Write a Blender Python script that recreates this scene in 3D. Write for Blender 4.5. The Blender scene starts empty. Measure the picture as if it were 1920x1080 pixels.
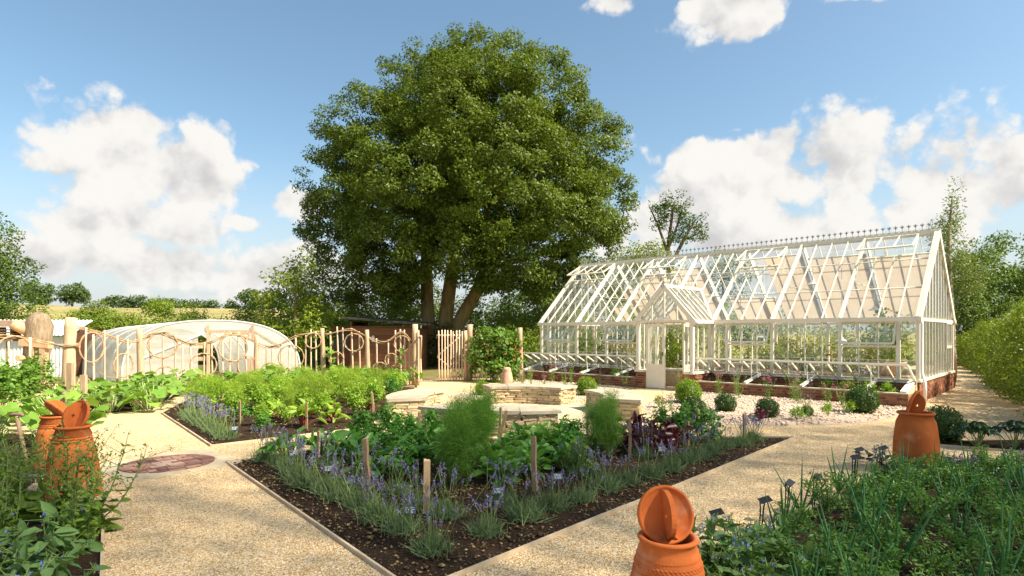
import bpy, bmesh, math, random
import numpy as np
from mathutils import Vector, Matrix

# ------------------------------------------------------------------ camera, sky, sun, exposure
SC = bpy.context.scene
COL = SC.collection
cam_d = bpy.data.cameras.new('camera')
cam = bpy.data.objects.new('camera', cam_d); COL.objects.link(cam)
cam.location = (0, 0, 1.7); cam.rotation_euler = (math.radians(90), 0, 0)
cam_d.sensor_width = 36.0; cam_d.lens = 36.0 * 1106 / 1920; cam_d.shift_y = 0.04375
cam_d.clip_start = 0.05; cam_d.clip_end = 3000
SC.camera = cam

SUN_EL = math.radians(47); SUN_AZ = math.atan2(0.86, -0.36)      # azimuth from +Y towards +X
SUN_DIR = Vector((math.sin(SUN_AZ) * math.cos(SUN_EL), math.cos(SUN_AZ) * math.cos(SUN_EL), math.sin(SUN_EL)))
EXPOSURE = 1.82

world = bpy.data.worlds.new('World'); SC.world = world; world.use_nodes = True
wt = world.node_tree; wt.nodes.clear()
def wn(t, **kw):
    n = wt.nodes.new(t)
    for k, v in kw.items(): setattr(n, k, v)
    return n
def wl(a, b): wt.links.new(a, b)
def wmath(op, a, b=None, c=None, clamp=False):
    n = wn('ShaderNodeMath', operation=op); n.use_clamp = clamp
    for i, v in enumerate((a, b, c)):
        if v is None: continue
        if isinstance(v, (int, float)): n.inputs[i].default_value = v
        else: wl(v, n.inputs[i])
    return n.outputs[0]
sky = wn('ShaderNodeTexSky', sky_type='NISHITA'); sky.sun_disc = False
sky.sun_elevation = SUN_EL; sky.sun_rotation = SUN_AZ
sky.air_density = 1.0; sky.dust_density = 1.6; sky.ozone_density = 1.2; sky.altitude = 0
bg_sky = wn('ShaderNodeBackground'); bg_sky.inputs[1].default_value = 0.060
tint = wn('ShaderNodeMix', data_type='RGBA', blend_type='MULTIPLY'); tint.inputs[0].default_value = 1.0      # the photograph's slightly green-blue rendering of the sky
wl(sky.outputs[0], tint.inputs[6]); tint.inputs[7].default_value = (0.90, 1.0, 0.94, 1); wl(tint.outputs[2], bg_sky.inputs[0])
tc = wn('ShaderNodeTexCoord')
nrm = wn('ShaderNodeVectorMath', operation='NORMALIZE'); wl(tc.outputs['Generated'], nrm.inputs[0])
sep = wn('ShaderNodeSeparateXYZ'); wl(nrm.outputs[0], sep.inputs[0])
# cumulus heaps: (azimuth deg, elevation deg, half-width deg, half-height deg)
HEAPS = [(-31.5, 13.3, 9.5, 4.8), (-33.5, 15.8, 5.5, 3.8), (-28.0, 13.0, 6.5, 3.2), (-33.0, 9.2, 8.5, 3.0), (-29.5, 8.6, 5.5, 2.0), (-31, 5.6, 8.5, 2.6),
         (-22.5, 5.2, 6.5, 2.8), (-39.5, 5.6, 5.5, 2.2), (-20.3, 11.8, 2.6, 1.7), (-46.5, 20.5, 1.3, 1.3), (-24.5, 9.6, 2.4, 1.0),
         (24.0, 13.6, 10.5, 6.6), (18.0, 13.2, 7.0, 5.4), (29.5, 13.6, 6.5, 6.2), (36.0, 11.6, 7.5, 4.2), (21.5, 8.5, 13.0, 5.0), (14.0, 10.5, 5.0, 3.6), (40.5, 13.0, 4.5, 2.5),
         (20.5, 27.6, 5.4, 2.8), (22.8, 26.0, 3.2, 1.9), (10.0, 28.9, 2.3, 1.3), (31.5, 26.6, 5.0, 1.2),
         (75, 20, 14, 7), (120, 14, 18, 6), (165, 24, 14, 7), (-160, 12, 16, 6), (-120, 22, 13, 7), (-80, 14, 14, 6), (95, 42, 12, 7), (-145, 45, 12, 6), (-60, 40, 9, 4), (170, 60, 16, 8), (60, 8, 12, 4), (-65, 6, 10, 3)]
def heap_field(vec):
    best = None
    for az, el, rw, rh in HEAPS:
        a, e = math.radians(az), math.radians(el)
        m = wn('ShaderNodeMapping', vector_type='POINT')
        R = Matrix.Rotation(-e, 3, 'X') @ Matrix.Rotation(a, 3, 'Z')     # brings the heap centre to +Y
        eu = R.to_euler('XYZ')
        m.inputs['Rotation'].default_value = eu
        m.inputs['Scale'].default_value = (1, 1, 1)
        wl(vec, m.inputs['Vector'])
        s = wn('ShaderNodeVectorMath', operation='MULTIPLY'); wl(m.outputs[0], s.inputs[0])
        s.inputs[1].default_value = (1 / math.radians(rw), 0.0, 1 / math.radians(rh))
        l = wn('ShaderNodeVectorMath', operation='LENGTH'); wl(s.outputs[0], l.inputs[0])
        sy = wn('ShaderNodeSeparateXYZ'); wl(m.outputs[0], sy.inputs[0])
        back = wmath('MULTIPLY', wmath('LESS_THAN', sy.outputs[1], 0.0), 9.0)
        v = wmath('SUBTRACT', 1.0, wmath('ADD', l.outputs['Value'], back))
        best = v if best is None else wmath('SMOOTH_MAX', best, v, 0.25)
    return best
def cloud_noise(vec, scale, detail=7.0, rough=0.58):
    mp = wn('ShaderNodeMapping'); mp.inputs['Scale'].default_value = (1, 1, 1.45); wl(vec, mp.inputs['Vector'])
    n = wn('ShaderNodeTexNoise'); n.inputs['Scale'].default_value = scale; n.inputs['Detail'].default_value = detail
    n.inputs['Roughness'].default_value = rough; wl(mp.outputs[0], n.inputs['Vector'])
    return n.outputs['Fac']
def puffs(vec):
    """rounded billows at three sizes, edges frayed by fine noise"""
    w = wn('ShaderNodeTexNoise'); w.inputs['Scale'].default_value = 22.0; w.inputs['Detail'].default_value = 6.0; w.inputs['Roughness'].default_value = .6; wl(vec, w.inputs['Vector'])
    d = wn('ShaderNodeVectorMath', operation='MULTIPLY_ADD'); wl(w.outputs['Color'], d.inputs[0]); d.inputs[1].default_value = (.055, .055, .055); wl(vec, d.inputs[2])
    tot = None
    for sc, am in ((11.0, .62), (26.0, .34), (60.0, .17)):
        v = wn('ShaderNodeTexVoronoi', feature='F1'); v.inputs['Scale'].default_value = sc; wl(d.outputs[0], v.inputs['Vector'])
        t_ = wmath('MULTIPLY', wmath('SUBTRACT', .55, v.outputs['Distance']), am); tot = t_ if tot is None else wmath('ADD', tot, t_)
    return tot
field = heap_field(nrm.outputs[0])
n1 = cloud_noise(nrm.outputs[0], 6.0, 5.0, .5); n2 = puffs(nrm.outputs[0])
dens = wmath('ADD', field, wmath('ADD', wmath('MULTIPLY', wmath('SUBTRACT', n1, 0.5), 2.2), wmath('MULTIPLY', n2, 1.5)))
mask = wn('ShaderNodeMapRange', interpolation_type='SMOOTHSTEP'); wl(dens, mask.inputs[0])
mask.inputs[1].default_value = 0.08; mask.inputs[2].default_value = 0.48
# sun-facing parts of the cloud are bright, the parts turned away grey: compare the field a step towards the sun
off = wn('ShaderNodeVectorMath', operation='ADD'); wl(nrm.outputs[0], off.inputs[0]); off.inputs[1].default_value = (0.020, -0.004, 0.034)
n1b = cloud_noise(off.outputs[0], 6.0, 5.0, .5); n2b = puffs(off.outputs[0])
dd = wmath('ADD', wmath('MULTIPLY', wmath('SUBTRACT', n1, n1b), 1.6), wmath('MULTIPLY', wmath('SUBTRACT', n2, n2b), 1.1))
thick = wn('ShaderNodeMapRange'); wl(dens, thick.inputs[0]); thick.inputs[1].default_value = 0.3; thick.inputs[2].default_value = 1.7
thick.inputs[3].default_value = 0.12; thick.inputs[4].default_value = -0.10
shade = wn('ShaderNodeMapRange', interpolation_type='SMOOTHSTEP'); wl(wmath('ADD', dd, thick.outputs[0]), shade.inputs[0])
shade.inputs[1].default_value = -0.55; shade.inputs[2].default_value = 0.30
ccol = wn('ShaderNodeMix', data_type='RGBA'); wl(shade.outputs[0], ccol.inputs[0])
ccol.inputs[6].default_value = (0.67, 0.66, 0.66, 1); ccol.inputs[7].default_value = (1.0, 0.975, 0.93, 1)
bg_cl = wn('ShaderNodeBackground'); bg_cl.inputs[1].default_value = 0.275; wl(ccol.outputs[2], bg_cl.inputs[0])
# pale summer horizon: thin cloud veil thickening towards the horizon
veil = wn('ShaderNodeMapRange', interpolation_type='SMOOTHSTEP'); wl(sep.outputs[2], veil.inputs[0])
veil.inputs[1].default_value = 0.30; veil.inputs[2].default_value = -0.02; veil.inputs[3].default_value = 0.0; veil.inputs[4].default_value = 0.9
bg_v = wn('ShaderNodeBackground'); bg_v.inputs[0].default_value = (.90, .92, .95, 1); bg_v.inputs[1].default_value = 0.235
mixv = wn('ShaderNodeMixShader'); wl(veil.outputs[0], mixv.inputs[0]); wl(bg_sky.outputs[0], mixv.inputs[1]); wl(bg_v.outputs[0], mixv.inputs[2])
mix = wn('ShaderNodeMixShader'); wl(mask.outputs[0], mix.inputs[0]); wl(mixv.outputs[0], mix.inputs[1]); wl(bg_cl.outputs[0], mix.inputs[2])
wo = wn('ShaderNodeOutputWorld'); wl(mix.outputs[0], wo.inputs[0])
world.cycles.sampling_method = 'MANUAL'; world.cycles.sample_map_resolution = 512

sun_d = bpy.data.lights.new('sun', 'SUN'); sun_d.energy = 3.2; sun_d.angle = math.radians(0.8); sun_d.color = (1.0, 0.88, 0.70)
sun = bpy.data.objects.new('sun', sun_d); COL.objects.link(sun)
sun.rotation_euler = SUN_DIR.to_track_quat('Z', 'Y').to_euler(); sun.location = (30, -20, 40)
vs = SC.view_settings; vs.view_transform = 'Standard'; vs.look = 'None'; vs.exposure = EXPOSURE; vs.gamma = 1.0; vs.use_curve_mapping = False
SC.render.engine = 'CYCLES'; cy = SC.cycles
cy.use_denoising = True
cy.max_bounces = 10; cy.diffuse_bounces = 4; cy.glossy_bounces = 4; cy.transmission_bounces = 6; cy.transparent_max_bounces = 24
cy.caustics_reflective = False; cy.caustics_refractive = False; cy.sample_clamp_indirect = 8.0

# ------------------------------------------------------------------ helpers
RNG = np.random.default_rng(11); random.seed(11)
def tag(o, label=None, cat=None, group=None, kind=None):
    if label: o['label'] = label
    if cat: o['category'] = cat
    if group: o['group'] = group
    if kind: o['kind'] = kind
    return o
def link(o, parent=None):
    COL.objects.link(o)
    if parent is not None: o.parent = parent
    return o
def empty(name, loc=(0, 0, 0), rz=0.0, scale=1.0):
    o = bpy.data.objects.new(name, None); o.location = loc; o.rotation_euler = (0, 0, rz); o.scale = (scale,) * 3
    o.empty_display_size = 0.1
    return link(o)
def piece(name, mesh, parent=None, loc=(0, 0, 0), rot=(0, 0, 0), scale=(1, 1, 1)):
    o = bpy.data.objects.new(name, mesh); o.location = loc; o.rotation_euler = rot
    o.scale = scale if hasattr(scale, '__len__') else (scale,) * 3
    return link(o, parent)
ORD = ['first', 'second', 'third', 'fourth', 'fifth', 'sixth', 'seventh', 'eighth', 'ninth', 'tenth', 'eleventh', 'twelfth', 'thirteenth',
       'fourteenth', 'fifteenth', 'sixteenth', 'seventeenth', 'eighteenth', 'nineteenth', 'twentieth', 'twenty-first', 'twenty-second', 'twenty-third', 'twenty-fourth']

class MB:
    """collects shapes into one mesh"""
    def __init__(self): self.v = []; self.f = []; self.smooth = []
    def add(self, vs_, fs, smooth=False):
        b = len(self.v); self.v += [tuple(p) for p in vs_]
        for f in fs: self.f.append([i + b for i in f]); self.smooth.append(smooth)
        return self
    def box(self, x0, x1, y0, y1, z0, z1):
        return self.add([(x0, y0, z0), (x1, y0, z0), (x1, y1, z0), (x0, y1, z0), (x0, y0, z1), (x1, y0, z1), (x1, y1, z1), (x0, y1, z1)],
                        [(3, 2, 1, 0), (4, 5, 6, 7), (0, 1, 5, 4), (1, 2, 6, 5), (2, 3, 7, 6), (3, 0, 4, 7)])
    def bar(self, a, b, w, h, up=(0, 0, 1)):
        """rectangular bar from a to b, w across, h along up"""
        a, b = Vector(a), Vector(b); d = (b - a).normalized(); up = Vector(up)
        if abs(d.dot(up)) > 0.99: up = Vector((0, 1, 0))
        s = d.cross(up).normalized(); u = s.cross(d).normalized()
        s *= w / 2; u *= h / 2
        vs_ = [a - s - u, a + s - u, a + s + u, a - s + u, b - s - u, b + s - u, b + s + u, b - s + u]
        return self.add(vs_, [(0, 1, 2, 3), (7, 6, 5, 4), (1, 0, 4, 5), (2, 1, 5, 6), (3, 2, 6, 7), (0, 3, 7, 4)])
    def quad(self, a, b, c, d): return self.add([a, b, c, d], [(0, 1, 2, 3)])
    def tube(self, pts, rad, n=6, caps=True, smooth=True):
        pts = [Vector(p) for p in pts]
        if not hasattr(rad, '__len__'): rad = [rad] * len(pts)
        vs_ = []; prev = None
        for i, p in enumerate(pts):
            d = (pts[min(i + 1, len(pts) - 1)] - pts[max(i - 1, 0)])
            d = d.normalized() if d.length > 1e-9 else Vector((0, 0, 1))
            if prev is None:
                s = d.cross(Vector((0, 0, 1)));  s = s.normalized() if s.length > 0.05 else d.cross(Vector((0, 1, 0))).normalized()
            else:
                s = (prev - d * prev.dot(d)).normalized()
            prev = s; t = d.cross(s)
            for k in range(n):
                an = 2 * math.pi * k / n
                vs_.append(p + (s * math.cos(an) + t * math.sin(an)) * rad[i])
        fs = []
        for i in range(len(pts) - 1):
            for k in range(n):
                fs.append((i * n + k, i * n + (k + 1) % n, (i + 1) * n + (k + 1) % n, (i + 1) * n + k))
        b = len(self.v); self.add(vs_, fs, smooth)
        if caps:
            self.f.append([b + k for k in reversed(range(n))]); self.smooth.append(False)
            e = b + (len(pts) - 1) * n
            self.f.append([e + k for k in range(n)]); self.smooth.append(False)
        return self
    def lathe(self, prof, n=32, c=(0, 0, 0), smooth=True, mtx=None):
        vs_ = []
        for r, z in prof:
            for k in range(n):
                an = 2 * math.pi * k / n; p = Vector((r * math.cos(an), r * math.sin(an), z))
                if mtx is not None: p = mtx @ p
                vs_.append(p + Vector(c))
        fs = []
        for i in range(len(prof) - 1):
            for k in range(n): fs.append((i * n + k, i * n + (k + 1) % n, (i + 1) * n + (k + 1) % n, (i + 1) * n + k))
        return self.add(vs_, fs, smooth)
    def prism(self, poly, z0, z1):
        n = len(poly); a = sum(poly[i][0] * poly[(i + 1) % n][1] - poly[(i + 1) % n][0] * poly[i][1] for i in range(n))
        if a < 0: poly = poly[::-1]
        vs_ = [(x, y, z0) for x, y in poly] + [(x, y, z1) for x, y in poly]
        fs = [tuple(reversed(range(n))), tuple(range(n, 2 * n))] + [(i, (i + 1) % n, n + (i + 1) % n, n + i) for i in range(n)]
        return self.add(vs_, fs)
    def mesh(self, name, mat):
        m = bpy.data.meshes.new(name); m.from_pydata(self.v, [], self.f)
        m.polygons.foreach_set('use_smooth', self.smooth); m.materials.append(mat); m.update()
        return m
    def build(self, name, mat, parent=None, loc=(0, 0, 0)):
        return piece(name, self.mesh(name, mat), parent, loc)

# ---- leaf meshes from numpy arrays
def unit(v): return v / np.maximum(np.linalg.norm(v, axis=-1, keepdims=True), 1e-9)
def raw_mesh(name, V, loops, sizes, mat, smooth=False):
    m = bpy.data.meshes.new(name); V = np.asarray(V, dtype=np.float32).reshape(-1, 3)
    m.vertices.add(len(V)); m.vertices.foreach_set('co', V.ravel())
    loops = np.asarray(loops, dtype=np.int32).ravel(); sizes = np.asarray(sizes, dtype=np.int32)
    m.loops.add(len(loops)); m.loops.foreach_set('vertex_index', loops)
    m.polygons.add(len(sizes)); st = np.concatenate(([0], np.cumsum(sizes)[:-1])).astype(np.int32)
    m.polygons.foreach_set('loop_start', st); m.polygons.foreach_set('loop_total', sizes)
    if smooth: m.polygons.foreach_set('use_smooth', np.ones(len(sizes), dtype=bool))
    m.materials.append(mat); m.update(calc_edges=True); m.validate()
    return m
def leaves(name, P, D, N, ln, wd, mat, shape='diamond', fold=0.18, droop=0.0):
    """P base points, D leaf axis, N leaf normal, ln/wd arrays"""
    P = np.asarray(P); n = len(P); D = unit(np.asarray(D)); N = np.asarray(N)
    S = unit(np.cross(D, N)); N = np.cross(S, D)
    ln = np.broadcast_to(np.asarray(ln, float), (n,))[:, None]; wd = np.broadcast_to(np.asarray(wd, float), (n,))[:, None]
    if shape == 'diamond':
        mid = P + D * ln * 0.45
        V = np.stack([P, mid + S * wd / 2 + N * wd * fold, P + D * ln - N * ln * droop, mid - S * wd / 2 + N * wd * fold], 1)
        idx = np.arange(4)[None] + 4 * np.arange(n)[:, None]
        return raw_mesh(name, V, idx, np.full(n, 4), mat)
    if shape == 'leaf':
        m1 = P + D * ln * 0.3; m2 = P + D * ln * 0.68 - N * ln * droop * 0.5; tip = P + D * ln - N * ln * droop
        V = np.stack([P, m1 + S * wd * .48 + N * wd * fold, m2 + S * wd * .4 + N * wd * fold, tip, m2 - S * wd * .4 + N * wd * fold, m1 - S * wd * .48 + N * wd * fold], 1)
        k = 6 * np.arange(n)[:, None]
        idx = np.concatenate([k + np.array([[0, 1, 2, 3]]), k + np.array([[0, 3, 4, 5]])], 1).reshape(-1, 4)
        return raw_mesh(name, V, idx, np.full(2 * n, 4), mat)
    if shape == 'lobed':       # squash / vine leaf, a fan of lobes with the notch at the stalk
        ang = np.radians([180, 150, 118, 92, 62, 34, 0, -34, -62, -92, -118, -150]); rr = np.array([.22, .78, .62, .95, .70, .98, .82, .98, .70, .95, .62, .78])
        ctr = P + D * ln * 0.25; ring = []
        for a, r in zip(ang, rr):
            q = ctr + (D * math.cos(a) * r * .62 + S * math.sin(a) * r * .60) * ln + N * (ln * (0.10 * r if abs(math.sin(a)) > .5 else 0.02)) - N * ln * droop * (r if abs(math.cos(a)) > .6 else .4)
            ring.append(q)
        V = np.stack([ctr] + ring, 1); k = 13 * np.arange(n)[:, None]; idx = []
        for i in range(12): idx.append(k + np.array([[0, 1 + (i + 1) % 12, 1 + i]]))
        idx = np.concatenate(idx, 1).reshape(-1, 3)
        return raw_mesh(name, V, idx, np.full(12 * n, 3), mat)
def blades(name, P, D, ln, wd, mat, bend=0.3, seg=3, taper=True, rng=None, gravity=True, flat=None):
    """ribbons growing from P along D, bending over"""
    rng = rng or RNG; P = np.asarray(P); n = len(P); D = unit(np.asarray(D))
    ln = np.broadcast_to(np.asarray(ln, float), (n,))[:, None]; wd = np.broadcast_to(np.asarray(wd, float), (n,))[:, None]
    bend = np.broadcast_to(np.asarray(bend, float), (n,))[:, None]
    side = unit(np.cross(D, rng.normal(size=(n, 3)))); down = np.array([[0, 0, -1.0]])
    hor = D.copy(); hor[:, 2] = 0; hor = hor + 0.25 * rng.normal(size=(n, 3)) * np.array([1, 1, 0])
    V = []
    for i in range(seg + 1):
        t = i / seg
        c = P + D * ln * t + (hor * .6 + down * .55) * ln * bend * t * t
        w = wd * ((1 - t) ** 0.7 if taper else 1.0) * 0.5
        V.append(c - side * w); V.append(c + side * w)
    V = np.stack(V, 1); m = 2 * (seg + 1); k = m * np.arange(n)[:, None]
    idx = np.concatenate([k + np.array([[2 * i, 2 * i + 1, 2 * i + 3, 2 * i + 2]]) for i in range(seg)], 1).reshape(-1, 4)
    return raw_mesh(name, V, idx, np.full(seg * n, 4), mat)
def ball_pts(rng, n):
    return unit(rng.normal(size=(n, 3)))
def clump_leaves(rng, lobes, clump_r, dens, per, lsize, up=0.35, jit=0.6, inner=0.12, flatten=0.8, cut=None):
    """lobes [(centre, (rx,ry,rz))]; leaf clumps are set over each lobe's surface and some inside, leaves over each clump"""
    C = []; CN = []
    for c, r in lobes:
        c = np.array(c, float); r = np.array(r if hasattr(r, '__len__') else (r, r, r), float)
        area = 4 * math.pi * ((r[0] * r[1]) ** 1.6 + (r[0] * r[2]) ** 1.6 + (r[1] * r[2]) ** 1.6) ** (1 / 1.6) / 3 ** (1 / 1.6)
        n = max(3, int(area * dens)); d = ball_pts(rng, n)
        C.append(c + d * r * rng.uniform(0.78, 1.06, (n, 1))); CN.append(d)
        k = int(n * inner)
        if k: C.append(c + ball_pts(rng, k) * r * rng.uniform(0.2, 0.75, (k, 1))); CN.append(ball_pts(rng, k))
    C = np.concatenate(C); CN = np.concatenate(CN)
    if cut is not None:
        keep = cut(C); C = C[keep]; CN = CN[keep]
    cr = clump_r * rng.uniform(0.55, 1.35, (len(C), 1)); m = len(C)
    cnt = np.maximum(4, (per * (cr[:, 0] / clump_r) ** 2 * rng.uniform(.7, 1.3, m))).astype(int)
    ci = np.repeat(np.arange(m), cnt); n = len(ci)
    d = ball_pts(rng, n); rad = rng.uniform(0.25, 1.0, (n, 1)) ** 0.55
    P = C[ci] + d * rad * cr[ci] * np.array([1, 1, flatten])
    N = unit(d * 0.5 + CN[ci] * 0.5 + np.array([0, 0, up]) + jit * rng.normal(size=(n, 3)))
    D = unit(np.cross(N, rng.normal(size=(n, 3))) + 0.35 * d)
    L = lsize * rng.uniform(0.65, 1.3, n)
    return P, D, N, L

# ---- procedural materials
def new_mat(name):
    m = bpy.data.materials.new(name); m.use_nodes = True; nt = m.node_tree; nt.nodes.clear()
    return m, nt
class NT:
    def __init__(self, nt): self.nt = nt
    def n(self, t, ins=None, **kw):
        nd = self.nt.nodes.new(t)
        for k, v in kw.items(): setattr(nd, k, v)
        for k, v in (ins or {}).items():
            s = nd.inputs[k]
            if hasattr(v, 'is_linked') or isinstance(v, bpy.types.NodeSocket): self.nt.links.new(v, s)
            else: s.default_value = v
        return nd
    def noise(self, scale, detail=4, rough=.55, coord='Object', stretch=None):
        c = self.n('ShaderNodeTexCoord').outputs[coord]
        if stretch: c = self.n('ShaderNodeMapping', {'Vector': c, 'Scale': stretch}).outputs[0]
        return self.n('ShaderNodeTexNoise', {'Vector': c, 'Scale': scale, 'Detail': detail, 'Roughness': rough}).outputs['Fac']
    def mixc(self, fac, a, b):
        nd = self.n('ShaderNodeMix', data_type='RGBA')
        for i, v in ((0, fac), (6, a), (7, b)):
            if isinstance(v, bpy.types.NodeSocket): self.nt.links.new(v, nd.inputs[i])
            else: nd.inputs[i].default_value = (*v, 1) if hasattr(v, '__len__') and len(v) == 3 else v
        return nd.outputs[2]
    def ramp(self, fac, lo, hi):
        nd = self.n('ShaderNodeMapRange', {0: fac, 1: lo, 2: hi}); return nd.outputs[0]
    def out(self, s): self.n('ShaderNodeOutputMaterial', {'Surface': s})
def surf(name, c1, c2, scale=8.0, rough=0.7, bump=0.3, bscale=None, bdist=0.01, spec=0.3, c3=None, s3=40.0, lo=.35, hi=.65, stretch=None, island=0.0, objrand=0.0, detail=6):
    """two-tone noise-mottled surface with relief; c3 adds a finer speckle"""
    m, nt = new_mat(name); k = NT(nt)
    col = k.mixc(k.ramp(k.noise(scale, detail, .6, stretch=stretch), lo, hi), c1, c2)
    if c3 is not None:
        col = k.mixc(k.ramp(k.noise(s3, 3, .6, stretch=stretch), .55, .75), col, c3)
    if island or objrand:
        r = k.n('ShaderNodeNewGeometry').outputs['Random Per Island'] if island else k.n('ShaderNodeObjectInfo').outputs['Random']
        amt = island or objrand
        hsv = k.n('ShaderNodeHueSaturation', {'Color': col, 'Value': k.n('ShaderNodeMapRange', {0: r, 3: 1 - amt, 4: 1 + amt}).outputs[0],
                                              'Hue': k.n('ShaderNodeMapRange', {0: r, 3: .5 - amt * .05, 4: .5 + amt * .05}).outputs[0]})
        col = hsv.outputs[0]
    ins = {'Base Color': col, 'Roughness': rough, 'Specular IOR Level': spec}
    if bump:
        ins['Normal'] = k.n('ShaderNodeBump', {'Height': k.noise(bscale or scale * 4, 6, .65, stretch=stretch), 'Strength': bump, 'Distance': bdist}).outputs[0]
    k.out(k.n('ShaderNodeBsdfPrincipled', ins).outputs[0])
    return m
def leafmat(name, c1, c2, c3=None, trans=0.35, rough=0.5, spec=0.35, tint=(1.25, 1.2, 0.6)):
    """leaves: colour varies leaf by leaf and in drifts; light passes through"""
    m, nt = new_mat(name); k = NT(nt)
    r = k.n('ShaderNodeNewGeometry').outputs['Random Per Island']
    col = k.mixc(r, c1, c2)
    if c3 is not None: col = k.mixc(k.ramp(k.noise(1.1, 3), .42, .68), col, c3)
    hv = k.n('ShaderNodeHueSaturation', {'Color': col, 'Value': k.n('ShaderNodeMapRange', {0: k.n('ShaderNodeObjectInfo').outputs['Random'], 3: .86, 4: 1.14}).outputs[0]}).outputs[0]
    p = k.n('ShaderNodeBsdfPrincipled', {'Base Color': hv, 'Roughness': rough, 'Specular IOR Level': spec}).outputs[0]
    tcol = k.n('ShaderNodeMix', data_type='RGBA', blend_type='MULTIPLY'); tcol.inputs[0].default_value = 1.0
    nt.links.new(hv, tcol.inputs[6]); tcol.inputs[7].default_value = (*tint, 1)
    t = k.n('ShaderNodeBsdfTranslucent', {'Color': tcol.outputs[2]}).outputs[0]
    k.out(k.n('ShaderNodeMixShader', {0: trans, 1: p, 2: t}).outputs[0])
    return m
def glassmat(name, tint=(.95, .97, .96), ior=1.52, rough=0.02, haze=0.0, boost=1.0):
    m, nt = new_mat(name); k = NT(nt)
    g = k.n('ShaderNodeNewGeometry'); dt = k.n('ShaderNodeVectorMath', {0: g.outputs['Normal'], 1: g.outputs['Incoming']}, operation='DOT_PRODUCT').outputs['Value']
    c = k.n('ShaderNodeMath', {0: dt}, operation='ABSOLUTE').outputs[0]; c = k.n('ShaderNodeMath', {0: 1.0, 1: c}, operation='SUBTRACT', use_clamp=True).outputs[0]
    c = k.n('ShaderNodeMath', {0: c, 1: 5.0}, operation='POWER').outputs[0]      # Schlick, the same from both sides of the pane
    fr = k.n('ShaderNodeMath', {0: c, 1: .90 * boost, 2: .105}, operation='MULTIPLY_ADD', use_clamp=True).outputs[0]
    t = k.n('ShaderNodeBsdfTransparent', {'Color': (*tint, 1)}).outputs[0]
    if haze:
        d = k.n('ShaderNodeBsdfDiffuse', {'Color': (.8, .8, .76, 1)}).outputs[0]
        hz = k.n('ShaderNodeMath', {0: k.ramp(k.noise(2.2, 5), .3, .8), 1: haze}, operation='MULTIPLY').outputs[0]
        t = k.n('ShaderNodeMixShader', {0: hz, 1: t, 2: d}).outputs[0]
    gl = k.n('ShaderNodeBsdfGlossy', {'Color': (1, 1, 1, 1), 'Roughness': rough}).outputs[0]
    k.out(k.n('ShaderNodeMixShader', {0: fr, 1: t, 2: gl}).outputs[0])
    return m

M = {}
m, nt = new_mat('gravel'); k = NT(nt)            # crushed stone: every small cell its own tint, drifts of fines between
co = k.n('ShaderNodeTexCoord').outputs['Object']; base_ = k.mixc(k.ramp(k.noise(1.1, 5), .35, .65), (.64, .41, .185), (.72, .495, .25))
v1 = k.n('ShaderNodeTexVoronoi', {'Vector': co, 'Scale': 58.0}); v2 = k.n('ShaderNodeTexVoronoi', {'Vector': co, 'Scale': 105.0})
g1 = k.n('ShaderNodeSeparateColor', {0: v1.outputs['Color']}).outputs[0]; g2 = k.n('ShaderNodeSeparateColor', {0: v2.outputs['Color']}).outputs[0]
c_ = k.mixc(k.ramp(g1, .60, .85), base_, (.74, .56, .31)); c_ = k.mixc(k.ramp(g1, .30, .08), c_, (.43, .275, .13)); c_ = k.mixc(k.ramp(g2, .74, .86), c_, (.90, .78, .58)); c_ = k.mixc(k.ramp(g2, .20, .08), c_, (.36, .225, .105))
hb_ = k.n('ShaderNodeMath', {0: v1.outputs['Distance'], 1: v2.outputs['Distance']}, operation='ADD').outputs[0]
k.out(k.n('ShaderNodeBsdfPrincipled', {'Base Color': c_, 'Roughness': .95, 'Specular IOR Level': .1, 'Normal': k.n('ShaderNodeBump', {'Height': hb_, 'Strength': .8, 'Distance': .012}).outputs[0]}).outputs[0]); M['gravel'] = m
M['pale_gravel'] = surf('pale_gravel', (.46, .34, .25), (.56, .45, .35), 3, .9, .8, 50, .03, .2, c3=(.34, .24, .18), s3=45)
M['pebble'] = surf('pebble', (.50, .39, .30), (.64, .54, .44), 6, .8, 0, island=.35)
M['grit'] = surf('grit', (.46, .30, .14), (.74, .57, .33), 14, .85, 0, island=.5)
M['soil'] = surf('soil', (.026, .016, .010), (.055, .034, .020), 5, .95, 1.0, 40, .04, .1, c3=(.13, .085, .05), s3=60)
M['clod'] = surf('clod', (.035, .022, .014), (.26, .165, .085), 30, .95, 0, island=.7)
M['dirt'] = surf('dirt', (.20, .15, .07), (.11, .14, .035), 1.2, .95, .6, 20, .03, .1)
M['dry_grass'] = surf('dry_grass', (.36, .29, .14), (.22, .22, .07), .12, .95, .8, 6, .2, .05, c3=(.50, .42, .22), s3=1.5)
M['terracotta'] = surf('terracotta', (.54, .150, .040), (.44, .112, .030), 5, .88, .25, 45, .006, .12, c3=(.60, .285, .155), s3=4.2)
M['old_terracotta'] = surf('old_terracotta', (.52, .25, .14), (.62, .40, .28), 6, .85, .2, 40, .006, .2)
M['brick'] = surf('brick', (.31, .115, .055), (.17, .075, .048), 7, .85, .4, 60, .006, .2, c3=(.46, .24, .15), s3=26, objrand=.38)
M['brick_far'] = surf('brick_far', (.31, .115, .055), (.17, .075, .048), 7, .85, .4, 60, .006, .2, c3=(.46, .24, .15), s3=26, island=.38)
M['mortar'] = surf('mortar', (.45, .38, .24), (.56, .48, .32), 12, .95, .4, 80, .004, .1)
M['paint'] = surf('paint', (.70, .655, .53), (.76, .715, .60), 3, .42, .05, 50, .002, .4)
M['white_paint'] = surf('white_paint', (.74, .72, .66), (.80, .78, .73), 3, .4, .0, spec=.4)
M['lead'] = surf('lead', (.20, .21, .20), (.34, .34, .32), 8, .5, .1, 40, .003, .4)
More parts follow.
